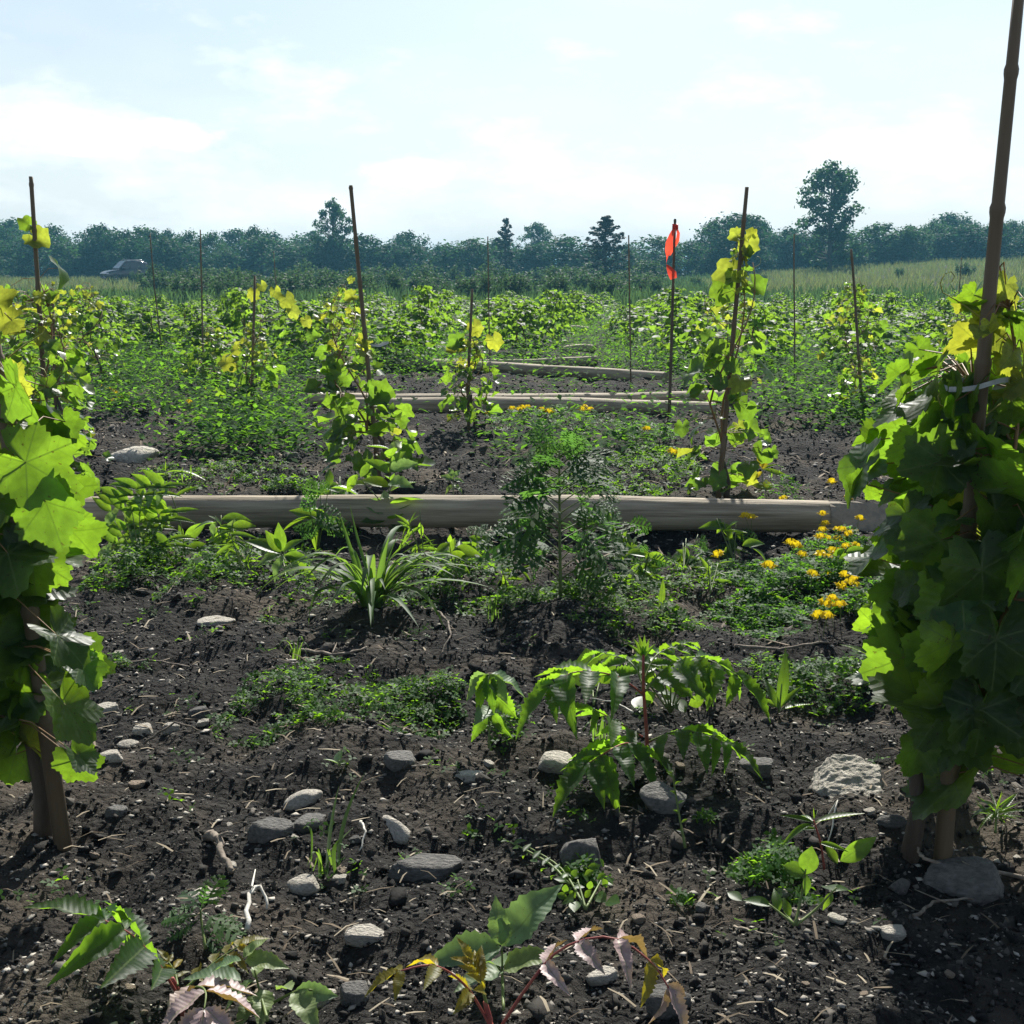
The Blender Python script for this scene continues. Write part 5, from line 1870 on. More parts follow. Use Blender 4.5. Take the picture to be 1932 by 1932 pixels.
# behind: tall weeds in front of the near log
weed('milkweed_plant', 'weed', 'bright yellow-green broad-leaved weed rising above the near log, left of the middle', (735, 1012), [[(735, 1012, 0), (733, 930, 0), (738, 865, 0)], [(733, 960, 0), (690, 915, 0), (672, 890, 0.02)]], [
    ((735, 1000 - 9 * k, 0), (735 + 72 * math.cos(k * 2.4 + 0.3) * (1 - k * 0.02), 985 - 9 * k - 16 * math.sin(k * 1.7), 0.10 * math.sin(k * 2.4)), (L_OVATE, L_PALE, L_OVATE)[k % 3], 'mcu'[k % 3]) for k in range(18)] + [((738, 870, 0), (765, 850, 0), L_OVATE, 'c'), ((690, 915, 0), (655, 905, 0), L_OVATE, 'm'), ((675, 895, 0), (650, 930, 0), L_OVATE, 'c'), ((680, 900, 0), (700, 870, 0.02), L_OVATE, 'c'), ((735, 960, 0), (790, 942, 0), L_OVATE, 'm'), ((735, 975, 0), (680, 985, -0.03), L_OVATE, 'm'), ((735, 985, 0), (775, 1000, -0.04), L_OVATE, 'm')], 31)
weed('sapling_weed', 'weed', 'small upright weed with pale toothed leaves behind the near log, mid picture', (855, 938), [[(855, 938, 0), (856, 900, 0)]], [
    ((856, 905, 0), (830, 895, 0), L_PALE, 'm'), ((856, 905, 0), (878, 908, 0), L_PALE, 'm'), ((856, 900, 0), (845, 880, 0.02), L_PALE, 'c'), ((856, 915, 0), (838, 930, -0.03), L_PALE, 'u'), ((856, 915, 0), (875, 928, -0.03), L_PALE, 'u'), ((856, 900, 0), (870, 885, 0.02), L_PALE, 'c')], 32)
weed('leafy_weed', 'weed', 'tall slim weed with curved feather leaf above the left end of the near log', (350, 1050), [[(350, 1050, 0), (340, 985, 0), (322, 930, 0), (312, 890, 0)]], [
    ((312, 892, 0), (382, 872, 0), L_LANCE, 'u'), ((318, 895, 0), (270, 895, 0.02), L_LANCE, 'u'), ((330, 885, 0), (322, 912, -0.02), L_NEEDLE, 'c'), ((345, 880, 0), (340, 910, -0.02), L_NEEDLE, 'c'), ((360, 876, 0), (360, 902, -0.02), L_NEEDLE, 'c'), ((312, 890, 0), (314, 868, 0), L_NEEDLE, 'c'),
    ((322, 930, 0), (275, 938, 0), L_LANCE, 'm'), ((328, 940, 0), (372, 910, 0), L_LANCE, 'm'), ((340, 985, 0), (318, 960, 0), L_OVATE, 'm'), ((345, 1010, 0), (336, 990, 0), L_OVATE, 'c'), ((348, 1020, 0), (390, 985, 0), L_OVATE, 'c'), ((350, 1035, 0), (400, 1030, 0), L_OVATE, 'm'), ((350, 1030, 0), (325, 1010, 0), L_OVATE, 'm')], 33)
weed('bushy_weed', 'weed', 'dense leafy weed in front of the left end of the near log', (265, 1065), [[(265, 1065, 0), (255 + k * 16 - 40, 950 + abs(k - 2) * 16, 0)] for k in range(6)], [
    ((205 + (k * 29) % 120, 915 + (k * 47) % 125, 0.02 * (k % 3)), (205 + (k * 29) % 120 + 56 * math.cos(k * 2.1), 915 + (k * 47) % 125 - 36 * math.sin(k * 2.1), 0.02 * (k % 4) - 0.03), (L_LANCE, L_OVATE, L_PALE)[k % 3], 'mcu'[k % 3]) for k in range(76)], 34)
weed('broad_grass_weed', 'weed', 'weed with ribbed sunlit leaves left of the grass clump', (540, 1095), [[(540, 1095, 0), (535, 1060, 0), (530, 1040, 0)]], [
    ((530, 1045, 0), (462, 1010, 0), L_OVATE, 'm'), ((530, 1042, 0), (500, 1000, 0), L_OVATE, 'c'), ((532, 1040, 0), (525, 985, 0), L_OVATE, 'c'), ((534, 1042, 0), (570, 1012, 0), L_OVATE, 'm'), ((530, 1048, 0), (480, 1060, -0.02), L_PALE, 'm'), ((535, 1050, 0), (570, 1075, -0.04), L_PALE, 'u'), ((535, 1050, 0), (510, 1095, -0.05), L_PALE, 'u'), ((535, 1045, 0), (605, 1098, -0.04), L_LANCE, 'c'), ((535, 1050, 0), (585, 1050, 0), L_OVATE, 'm')], 35)
weed('rosette_weed', 'weed', 'rosette of narrow pale leaves just left of the yellow flowers', (1432, 1132), [[(1432, 1132, 0), (1432, 1122, 0)]], [
    ((1432, 1124, 0), (1432 + 68 * math.cos(k * 0.8), 1112 - 30 * math.sin(k * 0.8), 0.08 * math.sin(k * 0.8)), L_LANCE, 'um'[k % 2]) for k in range(8)] + [((1340, 1085, 0.2), (1322, 1045, 0.2), L_LANCE, 'c'), ((1400, 1030, 0.3), (1445, 1015, 0.3), L_OVATE, 'm'), ((1420, 1035, 0.3), (1460, 1055, 0.28), L_OVATE, 'u')], 36)
weed('lance_sprout', 'seedling', 'tiny upright sprout of narrow leaves on bare soil, right of the ragweed', (1245, 1158), [[(1245, 1158, 0), (1248, 1130, 0)]], [
    ((1246, 1150, 0), (1252, 1088, 0), L_LANCE, 'c'), ((1246, 1150, 0), (1228, 1135, 0), L_LANCE, 'm'), ((1246, 1150, 0), (1264, 1128, 0), L_LANCE, 'c'), ((1246, 1152, 0), (1232, 1152, -0.02), L_LANCE, 'u')], 37)
weed('sumac_sprout', 'seedling', 'golden and green sprout beside the foot of the third bamboo stake', (1440, 938), [[(1440, 938, 0), (1438, 880, 0)]], [
    ((1438, 882, 0), (1428, 845, 0), L_GOLD, 'c'), ((1438, 885, 0), (1452, 858, 0), L_GOLD, 'c'), ((1438, 885, 0), (1505, 908, 0), L_LANCE, 'm'), ((1438, 885, 0), (1470, 875, 0), L_LANCE, 'm'), ((1455, 885, 0), (1458, 905, 0), L_NEEDLE, 'c'), ((1470, 885, 0), (1474, 908, 0), L_NEEDLE, 'c'), ((1438, 890, 0), (1420, 905, 0), L_GOLD, 'c')], 38)


def belt_weeds():
    rnd = random.Random(88)
    spots = [(420, 1050, 70), (460, 1085, 60), (600, 1040, 80), (640, 1010, 90), (800, 1060, 70), (860, 1100, 60), (905, 1075, 60), (960, 1120, 50), (1165, 1080, 80), (1210, 1110, 55), (1290, 1080, 50), (1340, 1120, 45), (1385, 1060, 60), (1620, 1090, 50), (1660, 1180, 50)]
    for i, (px, py, hp) in enumerate(spots):
        hp *= 1.45
        n = rnd.randrange(15, 26)
        sets = rnd.choice([[L_OVATE, L_LANCE], [L_PALE, L_OVATE], [L_LANCE, L_NEEDLE], [L_RAG, L_OVATE]])
        stems = [[(px, py, 0), (px + rnd.uniform(-0.4, 0.4) * hp, py - hp * rnd.uniform(0.7, 1.0), rnd.uniform(-0.05, 0.05))] for _ in range(3)]
        leaves = []
        for k in range(n):
            s = rnd.choice(stems)
            u = rnd.uniform(0.25, 1.0)
            a = (s[0][0] + (s[1][0] - s[0][0]) * u, s[0][1] + (s[1][1] - s[0][1]) * u, s[1][2] * u)
            th = rnd.uniform(0, 6.28)
            l = hp * rnd.uniform(0.35, 0.6)
            leaves.append((a, (a[0] + l * math.cos(th), a[1] - l * 0.6 * math.sin(th) + l * 0.1, a[2] + rnd.uniform(-0.05, 0.05)), rnd.choice(sets), rnd.choice('umc')))
        weed('belt_weed', 'weed', 'small leafy weed in the belt before the near log, %s from the left' % ordinal(i + 1), (px, py), stems, leaves, 300 + i, group='small weeds before the near log')


belt_weeds()


def ragweed_big():
    rnd = random.Random(44)
    b = gp(1058, 1130)
    t = thing('ragweed_plant', b, 'tall feathery dark green ragweed standing in front of the near log, mid picture', 'weed')
    d = b.y
    stem_obj(t, [Vector((0, 0, -0.02))] + curve_px(b, [(1058, 1130, 0), (1056, 1000, 0), (1055, 850, 0)], d, 8)[1:], 0.006, 0.003, M['stalk'])
    br = MB()
    items = []
    for i in range(14):
        y = 1095 - i * 18
        for s in (-1, 1):
            w = (165 - 6.5 * i) * rnd.uniform(0.75, 1.1) if i > 1 else rnd.uniform(90, 150)
            dd = rnd.uniform(-0.2, 0.2)
            x1 = 1056 + s * w * 0.5
            y1 = y - w * rnd.uniform(0.2, 0.5)
            a = at(1056, y, d) - b
            e = at(x1, y1, d + dd * 0.5) - b
            br.tube(bez(a, (a + e) / 2 + Vector((0, 0, 0.01)), e, 4), [0.0025, 0.002, 0.0017, 0.0014, 0.001], 5, cap=False)
            items.append(((x1, y1, dd * 0.5), (1056 + s * w * 1.08, y1 + rnd.uniform(-10, 32), dd)))
            items.append(((x1 - s * w * 0.15, y1 + 6, dd * 0.4), (x1 + rnd.uniform(-25, 25), y1 - rnd.uniform(25, 55), dd + rnd.uniform(-0.1, 0.1))))
            if rnd.random() < 0.7:
                items.append(((x1 - s * w * 0.25, y1 + 8, dd * 0.3), (x1 + s * rnd.uniform(10, 45), y1 + rnd.uniform(30, 60), dd * 1.5)))
    br.build('branch', M['stalk'], t)
    for a, q in items:
        leaf_to(t, b, d, a, q, L_RAG, 'um'[rnd.randrange(2)], rnd)
    for k in range(6):
        leaf_to(t, b, d, (1055, 855, 0), (1055 + (k - 2.5) * 18, 825 + abs(k - 2.5) * 8, 0), L_RAG, 'c', rnd)


ragweed_big()


def blade_mesh(p0, p1, p2, w, seed):
    rnd = random.Random(seed)
    pts = bez(p0, p1, p2, 9)
    v, f = [], []
    side0 = (p2 - p0).cross(Vector((0, 0, 1)))
    if side0.length < 1e-4:
        side0 = Vector((1, 0, 0))
    side0.normalize()
    for i, p in enumerate(pts):
        u = i / 9
        ww = w * (0.55 + 0.9 * u if u < 0.4 else 0.91 * (1 - ((u - 0.4) / 0.6) ** 1.8) + 0.004)
        T = (pts[min(i + 1, 9)] - pts[max(i - 1, 0)]).normalized()
        up = side0.cross(T).normalized()
        v += [p - side0 * ww + up * ww * 0.35, p, p + side0 * ww + up * ww * 0.35]
    for i in range(9):
        a = i * 3
        f += [(a, a + 1, a + 4, a + 3), (a + 1, a + 2, a + 5, a + 4)]
    return raw_mesh('blade', v, f, M['blade'], smooth_shade=True)


def grass_clump(name, base_px, tips, label, w, seed, n_extra, reach, rise):
    rnd = random.Random(seed)
    b = gp(*base_px)
    d = b.y
    t = thing(name, b, label, 'grass')
    k = 0
    for (x, y, dd, hx, hy) in tips:
        p0 = Vector((rnd.uniform(-0.03, 0.03), rnd.uniform(-0.03, 0.03), 0))
        link('blade', blade_mesh(p0, at(hx, hy, d + dd * 0.5) - b, at(x, y, d + dd) - b, w * rnd.uniform(0.8, 1.1), seed + k), t)
        k += 1
    for i in range(n_extra):
        a = rnd.uniform(0, 6.28)
        od = Vector((math.cos(a), math.sin(a), 0))
        r_ = reach * rnd.uniform(0.3, 1.0)
        h = rise * rnd.uniform(0.4, 1.0)
        p0 = od * rnd.uniform(0, 0.035)
        p2 = od * r_ + Vector((0, 0, h * rnd.uniform(0.15, 0.8)))
        p1 = od * r_ * 0.35 + Vector((0, 0, h * 1.15))
        link('blade', blade_mesh(p0, p1, p2, w * rnd.uniform(0.55, 1.0), seed + 200 + i), t)
    return t


grass_clump('grass_clump', (705, 1165), [(640, 965, 0.05, 665, 1060), (660, 950, 0, 672, 1040), (755, 1000, 0, 720, 1080), (820, 1020, 0, 760, 1080), (880, 1060, 0, 800, 1010), (480, 1130, -0.05, 560, 1010), (582, 1180, -0.1, 590, 1060), (590, 1060, 0, 640, 1075), (840, 1190, -0.1, 790, 1060), (700, 1185, -0.12, 690, 1050),
            (855, 1045, 0, 790, 1040), (735, 1010, 0, 712, 1090), (690, 1040, 0.05, 697, 1100), (770, 1090, -0.05, 735, 1110), (640, 1110, -0.08, 660, 1080), (800, 1060, 0.04, 760, 1050), (610, 1110, -0.06, 630, 1030), (560, 1110, 0.02, 610, 1050)],
            'big clump of arching grass blades before the near log, left of the ragweed', 0.014, 51, 38, 0.36, 0.24)
grass_clump('grass_tuft', (612, 1650), [(690, 1455, 0.15, 630, 1560), (668, 1560, 0.1, 622, 1600), (650, 1580, 0.02, 618, 1590), (600, 1600, 0, 606, 1620), (640, 1480, 0.15, 618, 1570)], 'sparse tuft with one long blade on the bare soil between grey stones', 0.004, 52, 5, 0.05, 0.10)
for i, (px, py) in enumerate([(1130, 1400), (560, 1245), (1690, 1330), (930, 1170), (1340, 1330)]):
    grass_clump('grass_tuft', (px, py), [], ['small grass tuft under the left leaves of the large sumac', 'small grass tuft rising from the low mat left of the middle', 'small grass tuft at the left foot of the dark right vine', 'small grass tuft on bare soil left of the ragweed foot', 'small grass tuft right behind the large sumac'][i], 0.004, 60 + i, 9, 0.07, 0.10)

# ------------------------------------------------------------------ low mats: clover-like ground cover (uncountable) and flowering trefoil plants
def ground_cover():
    rs = np.random.RandomState(31)
    V, F, n0 = [], [], 0
    patches = [(650, 1315, 215, 60, 1500, 0.011, 0.05), (560, 1345, 120, 40, 500, 0.011, 0.03), (800, 1330, 90, 40, 420, 0.011, 0.04), (240, 1090, 60, 60, 700, 0.016, 0.10), (390, 1095, 60, 45, 480, 0.015, 0.08), (1570, 1300, 110, 45, 650, 0.013, 0.06),
               (1440, 1640, 75, 55, 420, 0.012, 0.05), (1470, 1300, 60, 40, 300, 0.012, 0.06), (950, 1385, 45, 35, 170, 0.013, 0.05), (1210, 1180, 120, 40, 420, 0.014, 0.05), (1130, 1110, 150, 40, 700, 0.015, 0.07), (660, 1120, 150, 40, 420, 0.014, 0.06),
               (1640, 1150, 60, 40, 300, 0.014, 0.05), (480, 1075, 130, 30, 600, 0.016, 0.06), (860, 1090, 110, 36, 600, 0.016, 0.07), (330, 1060, 90, 30, 500, 0.016, 0.09), (1280, 1090, 90, 34, 500, 0.016, 0.05), (980, 1130, 90, 26, 350, 0.015, 0.05), (420, 900, 160, 22, 800, 0.016, 0.05), (1240, 890, 90, 40, 1100, 0.018, 0.09), (1120, 920, 130, 25, 800, 0.018, 0.07), (560, 925, 60, 12, 250, 0.018, 0.05), (230, 1255, 26, 12, 50, 0.011, 0.03), (290, 1240, 16, 10, 30, 0.011, 0.03), (1280, 1700, 20, 12, 30, 0.011, 0.02), (1100, 1660, 40, 25, 70, 0.012, 0.03), (1330, 1560, 20, 12, 20, 0.01, 0.02)]
    for (px, py, rx, ry, n, lf, h) in patches:
        c = gp(px, py)
        top, bot = gp(px, py - ry * 0.8), gp(px, py + ry)
        v, f = cover_arrays(rs, c.x, (top.y + bot.y) / 2, rx * m_per_px(c.y), (top.y - bot.y) / 2, n, lf, h)
        V.append(v)
        F.append(f + n0)
        n0 += len(v)
    # sparse sprouts over the open soil
    for i in range(120):
        y = math.exp(rs.uniform(math.log(1.6), math.log(9)))
        x = rs.uniform(-0.45, 0.45) * y
        v, f = cover_arrays(rs, x, y, 0.03 + 0.02 * y / 3, 0.03 + 0.02 * y / 3, int(rs.uniform(4, 14)), 0.011, 0.03)
        V.append(v)
        F.append(f + n0)
        n0 += len(v)
    o = link('ground_cover', raw_mesh('ground_cover', np.concatenate(V), np.concatenate(F), M['mat']))
    tag(o, 'low mats of small clover-like leaves on the soil', None, None, 'stuff')


ground_cover()


def floret_head(seed):
    """head of pea-shaped yellow flowers, size about 1"""
    rnd = random.Random(seed)
    v, f = [], []
    n = 5
    for k in range(n):
        a = 2 * math.pi * k / n + rnd.uniform(-0.3, 0.3)
        od = Vector((math.cos(a), math.sin(a), 0.35))
        c = od * 0.30
        side = Vector((-math.sin(a), math.cos(a), 0))
        up = Vector((0, 0, 1))
        # standard petal, raised
        b = len(v)
        for s, h, q in ((-0.05, 0, 0), (-0.26, 0.26, 0.05), (-0.16, 0.48, -0.02), (0.16, 0.48, -0.02), (0.26, 0.26, 0.05), (0.05, 0, 0), (0, 0.3, -0.07)):
            v.append(c + side * s + up * h + od * q)
        for i, j in ((0, 1), (1, 2), (2, 3), (3, 4), (4, 5), (5, 0)):
            f.append((b + i, b + j, b + 6))
        # keel and wings
        b = len(v)
        for s, h, q in ((-0.10, 0.02, 0.0), (-0.12, 0.10, 0.22), (0, 0.02, 0.40), (0.12, 0.10, 0.22), (0.10, 0.02, 0.0), (0, 0.22, 0.15)):
            v.append(c + side * s + up * h + od * q)
        for i, j in ((0, 1), (1, 2), (2, 3), (3, 4), (4, 0)):
            f.append((b + i, b + j, b + 5))
    return raw_mesh('flower', v, f, M['petal'], smooth_shade=False)


HEADS = [floret_head(i) for i in range(4)]


def trefoil(label, mats, flowers, seed, fsize=0.022, drop=50, group='yellow-flowered trefoil plants'):
    rnd = random.Random(seed)
    rs = np.random.RandomState(seed)
    c0 = gp(mats[0][0], mats[0][1])
    t = thing('trefoil_plant', c0, label, 'wildflower', group)
    V, F, n0 = [], [], 0
    for (px, py, rx, ry, n, lf, h) in mats:
        c, top, bot = gp(px, py), gp(px, py - ry * 0.8), gp(px, py + ry)
        v, f = cover_arrays(rs, c.x, (top.y + bot.y) / 2, rx * m_per_px(c.y), (top.y - bot.y) / 2, n, lf, h, 0.6)
        V.append(v)
        F.append(f + n0)
        n0 += len(v)
    V = np.concatenate(V) - np.array(c0)
    o = link('foliage', raw_mesh('foliage', V, np.concatenate(F), M['mat_dark']), t)
    o['kind'] = 'stuff'
    for i, (px, py, q) in enumerate(flowers):
        g = gp(px + rnd.uniform(-12, 12), min(py + drop * rnd.uniform(0.7, 1.2), 1205))
        p = at(px, py, g.y)
        mb = MB()
        mb.tube(bez(g - c0, (g + p) / 2 - c0 + Vector((rnd.uniform(-0.02, 0.02), 0, 0.02)), p - c0, 5), [0.0012] * 6, 4, cap=False)
        fs = mb.build('flower_stem', M['stalk'], t)
        m = Matrix.Translation(p - c0) @ Matrix.Rotation(rnd.uniform(0, 6), 4, 'Z') @ Matrix.Rotation(rnd.uniform(-0.4, 0.4), 4, 'X') @ Matrix.Scale(fsize * q * rnd.uniform(0.85, 1.15), 4)
        link('flower', HEADS[i % 4], fs, m)


FL = [(885, 130), (625, 225), (585, 265), (970, 215), (415, 315), (447, 325), (835, 305), (850, 360), (835, 395), (820, 432), (848, 438), (1035, 330), (915, 390), (940, 392), (980, 415), (1005, 405), (270, 530), (660, 470), (682, 482), (720, 530), (885, 505), (910, 515), (870, 540), (915, 445), (825, 528), (965, 485), (1010, 475), (540, 595), (860, 640), (775, 637), (808, 648), (955, 640), (980, 680), (1008, 662), (930, 700), (1000, 695), (885, 765), (870, 805), (845, 795), (930, 805), (815, 865), (860, 865)]
FL = [((1600 + x * 0.4389) / 1.2671, (1100 + y * 0.4389) / 1.2671, 1.0 if x < 800 else 0.85) for x, y in FL]
trefoil('trefoil with many yellow flowers sprawling in front of the right end of the near log', [(1505, 1125, 165, 70, 3000, 0.015, 0.055), (1560, 1050, 90, 40, 900, 0.015, 0.09), (1430, 1170, 90, 34, 800, 0.014, 0.04), (1570, 1110, 70, 40, 700, 0.015, 0.08), (1480, 960, 60, 14, 160, 0.014, 0.16)], FL, 71, 0.040, 46)
trefoil('trefoil with a line of yellow flowers in front of the pair of logs', [(1040, 800, 130, 16, 900, 0.018, 0.10), (1215, 830, 60, 20, 500, 0.018, 0.10)], [(966, 774, 1), (980, 776, 1), (985, 772, 1), (996, 771, 1), (1022, 776, 1), (1036, 780, 1), (1042, 779, 1), (1098, 777, 1), (1103, 770, 1), (1114, 776, 1), (918, 782, 1), (1220, 815, 1.1), (1267, 859, 1.1), (757, 799, 1)], 72, 0.05, 26)
trefoil('trefoil with few yellow flowers on stony soil right of the left edge vines', [(215, 760, 60, 12, 300, 0.018, 0.08)], [(205, 737, 1), (194, 732, 1), (216, 743, 1), (228, 752, 1), (357, 763, 1.2), (214, 758, 0.8), (242, 745, 0.8)], 73, 0.05, 18)

# ------------------------------------------------------------------ stones
def rock_shape(seed, sub=2, cuts=9, rough=0.06, top=None):
    rs = np.random.RandomState(seed)
    v = [tuple(p) for p in ICO_V]
    f = [tuple(q) for q in ICO_F]
    for _ in range(sub):
        cache, nf = {}, []

        def mid(a, b):
            k = (min(a, b), max(a, b))
            if k not in cache:
                p = (np.array(v[a]) + np.array(v[b])) / 2
                v.append(tuple(p / np.linalg.norm(p)))
                cache[k] = len(v) - 1
            return cache[k]
        for a, b, c in f:
            x, y, z = mid(a, b), mid(b, c), mid(c, a)
            nf += [(a, x, z), (b, y, x), (c, z, y), (x, y, z)]
        f = nf
    V = np.array(v)
    for _ in range(cuts):
        n = rs.normal(size=3)
        n /= np.linalg.norm(n)
        lim = rs.uniform(0.55, 0.85)
        q = V @ n
        V = V - np.clip(q - lim, 0, None)[:, None] * n[None] * 0.95
    if cuts > 6:
        n = np.array([rs.uniform(-0.15, 0.15), rs.uniform(-0.25, 0.1), 1.0])
        n /= np.linalg.norm(n)
        q = V @ n
        V = V - np.clip(q - (top or rs.uniform(0.35, 0.5)), 0, None)[:, None] * n[None] * 0.96
    nz_ = fbm(V[:, 0] * 1.3 + V[:, 2] * 0.7 + seed, V[:, 1] * 1.3 - V[:, 2] * 0.5, 2.2, 3)
    V = V * (1 + rough * nz_)[:, None]
    V = V / (V.max(0) - V.min(0))[None]
    V = V - (V.max(0) + V.min(0)) / 2
    return V, np.array(f)


ROCKS = [rock_shape(i, 2, 11 if i < 9 else 5, 0.07 if i < 9 else 0.05) for i in range(13)]
ROCK_P = [raw_mesh('stone', v, f, M['stone_pale']) for v, f in ROCKS]
ROCK_G = [raw_mesh('stone', v, f, M['stone_grey']) for v, f in ROCKS]
ROCK_T = [raw_mesh('stone', v, f, M['stone_tan']) for v, f in ROCKS]
BIGV, BIGF = rock_shape(92, 5, 8, 0.12, 0.22)
BIGV[:, 2] += np.where(BIGV[:, 2] > 0.1, 0.06 * fbm(BIGV[:, 0], BIGV[:, 1] * 2.2, 3.0, 4) - 0.05 * np.abs(fbm(BIGV[:, 0] + 7, BIGV[:, 1] * 3, 4.0, 3)), 0)
BIG = raw_mesh('stone', BIGV, BIGF, M['stone_pale'])
GROUP_STONE = 'stones lying on the soil'


def stone(px, py, wpx, wy, hz, mat, k, label, yaw=0.0, tilt=0.0, roll=0.0, mesh=None):
    """px,py: foot of the stone; wpx: width in sight-line units; wy, hz: depth and height relative to the width"""
    p = gp(px, py)
    w = wpx * m_per_px(p.y)
    o = link('stone', mesh or {'p': ROCK_P, 'g': ROCK_G, 't': ROCK_T}[mat][k])
    o.location = (p.x, p.y + w * wy * 0.45, zgf(p.x, p.y + w * wy * 0.45) + w * hz * 0.07)
    o.scale = (w, w * wy, w * hz)
    o.rotation_euler = (tilt, roll, yaw)
    return tag(o, label, 'stone', GROUP_STONE)


STONES = [(1622, 1507, 152, 0.95, 0.42, 'p', 0, 'largest pale rough stone at the left foot of the dark right vine', 0.1, 0.42, 0.0),
          (1252, 1535, 100, 0.8, 0.75, 'g', 1, 'large shaded grey stone under the large sumac', 0.3, 0.1, 0.1), (568, 1522, 82, 0.55, 0.40, 'p', 9, 'smooth pale oblong stone left of the middle', 0.4, 0.1, -0.25),
          (505, 1585, 92, 0.7, 0.55, 'g', 2, 'grey angular stone below the pale oblong stone', 0.1, 0, 0), (578, 1572, 80, 0.6, 0.40, 'g', 3, 'flat grey stone touching the grey angular stone', 0.8, 0, 0.2), (742, 1578, 82, 0.6, 0.45, 'p', 10, 'smooth long pale-topped stone in the middle of the bare soil', -0.6, 0, 0.35),
          (570, 1688, 64, 0.8, 0.55, 'p', 4, 'pale lumpy stone below the sparse grass tuft', 0.1, 0, 0), (690, 1782, 90, 0.6, 0.40, 'p', 5, 'flat-topped pale stone low in the middle left', 0.0, 0, 0), (1052, 1478, 82, 0.7, 0.60, 'p', 6, 'sunlit stone under the left leaves of the large sumac', 0.3, 0, 0.3),
          (755, 1460, 64, 0.7, 0.6, 'g', 7, 'dark pointed stone below the low mat', 0.4, 0, 0.1), (885, 1478, 58, 0.5, 0.35, 'p', 8, 'small bright stone left of the stone under the sumac', 0.1, 0, 0), (1098, 1640, 88, 0.6, 1.05, 'g', 0, 'upright dark grey stone behind the purslane', 0.3, -0.2, 0),
          (800, 1660, 150, 0.5, 0.32, 'g', 2, 'long low grey rock half buried below the middle', 0.15, 0, 0), (1830, 1705, 165, 0.65, 0.42, 'g', 6, 'large dark shaded slab before the foot of the right stake', -0.25, 0.3, 0.0), (668, 1895, 58, 0.7, 1.1, 'g', 7, 'upright grey stone at the bottom edge, left of the crimson sumac', 0.2, 0, 0),
          (608, 1900, 52, 0.7, 0.6, 'p', 8, 'small pale stone beside the upright bottom stone', 0.2, 0, 0), (1135, 1862, 66, 0.6, 0.55, 'p', 3, 'pale block under the pinkish sumac leaf', 0.1, 0, 0), (1262, 1920, 88, 0.7, 0.75, 'g', 5, 'grey rounded stone at the bottom edge below the pinkish leaf tip', 0.1, 0, 0),
          (383, 1702, 62, 0.7, 0.6, 'p', 1, 'pale wedge-shaped stone above the ragweed seedling', 0.5, 0, 0), (375, 1362, 46, 0.7, 0.75, 'g', 4, 'dark shaded stone right of two small pale stones', 0.4, 0, 0), (265, 1388, 40, 0.7, 0.7, 'p', 6, 'small pale stone nearest the left vine leaves', 0.2, 0, 0), (320, 1382, 38, 0.7, 0.7, 'p', 2, 'small pointed pale stone left of the dark shaded stone', 0.7, 0, 0),
          (238, 1412, 44, 0.8, 0.3, 'p', 9, 'flat small stone beside the left vine', 0.2, 0, 0), (402, 1184, 74, 0.7, 0.2, 'p', 5, 'flat pale chip of stone on the bare soil behind the left vine', 0.3, 0, 0), (186, 1350, 66, 0.6, 0.4, 'p', 3, 'pinkish pale stone just right of the left vine leaves', 0.2, 0, 0), (1430, 1470, 74, 0.6, 0.5, 'g', 8, 'blue-grey block stone left of the largest pale stone', 0.1, 0, 0),
          (1580, 1745, 46, 0.7, 0.5, 'p', 1, 'pale slanting stone right of the dock', 0.5, 0, 0.3), (1690, 1782, 56, 0.6, 0.5, 'p', 7, 'white-topped stone in the shade below the dark slab', 0.1, 0, 0), (1685, 1575, 60, 0.6, 0.4, 'g', 10, 'oblong brown-grey stone right of the slender weed', 0.1, 0, 0), (1700, 1690, 44, 0.8, 0.8, 'g', 11, 'small dark round stone left of the large slab', 0, 0, 0),
          (215, 1540, 44, 0.7, 0.6, 'g', 2, 'grey stone right of the left stake foot', 0.2, 0, 0), (205, 1455, 48, 0.7, 0.6, 'p', 4, 'small pale-topped stone below the lowest left vine leaf', 0.3, 0, 0), (1485, 1695, 36, 0.7, 0.6, 'p', 0, 'little pale stone among clover left of the dock', 0.3, 0, 0), (640, 1665, 30, 0.7, 0.6, 'p', 8, 'little pale stone right of the pale lumpy stone', 0.3, 0, 0),
          (242, 872, 92, 0.9, 0.50, 'p', 11, 'large pale boulder lying on the soil of the second row, far left', 0.1, 0, 0), (536, 822, 62, 0.8, 0.5, 'g', 12, 'rounded grey boulder left of the vine before the pair of logs', 0.1, 0, 0), (545, 862, 44, 0.8, 0.45, 'g', 4, 'small grey boulder below the rounded grey boulder', 0.1, 0, 0), (1690, 893, 50, 0.7, 0.5, 'g', 9, 'dark rounded stone left of the brightest right vine leaf', 0.1, 0, 0), (1670, 790, 30, 0.8, 0.5, 'p', 3, 'little pale stone right of the small low vine', 0, 0, 0)]
for s in STONES:
    stone(s[0], s[1], s[2], s[3], s[4], s[5], s[6], s[7], s[8], s[9], s[10], BIG if s[0] == 1622 else None)


def loose_stones():
    rnd = random.Random(5)
    for i in range(100):
        near = i < 50
        px = rnd.uniform(-40, 1960)
        py = rnd.uniform(1220, 1925) if near else rnd.uniform(800, 1230)
        w = rnd.uniform(14, 30) if near else rnd.uniform(10, 24)
        stone(px, py, w, rnd.uniform(0.6, 1.0), rnd.uniform(0.3, 0.65), rnd.choice('ppgtt'), rnd.randrange(9),
              'small loose stone on the bare foreground soil' if near else 'small loose stone on the stony soil around the near log', rnd.uniform(0, 6), rnd.uniform(-0.2, 0.2), rnd.uniform(-0.2, 0.2))['group'] = 'small loose stones of the foreground' if near else 'small loose stones around the near log'


loose_stones()


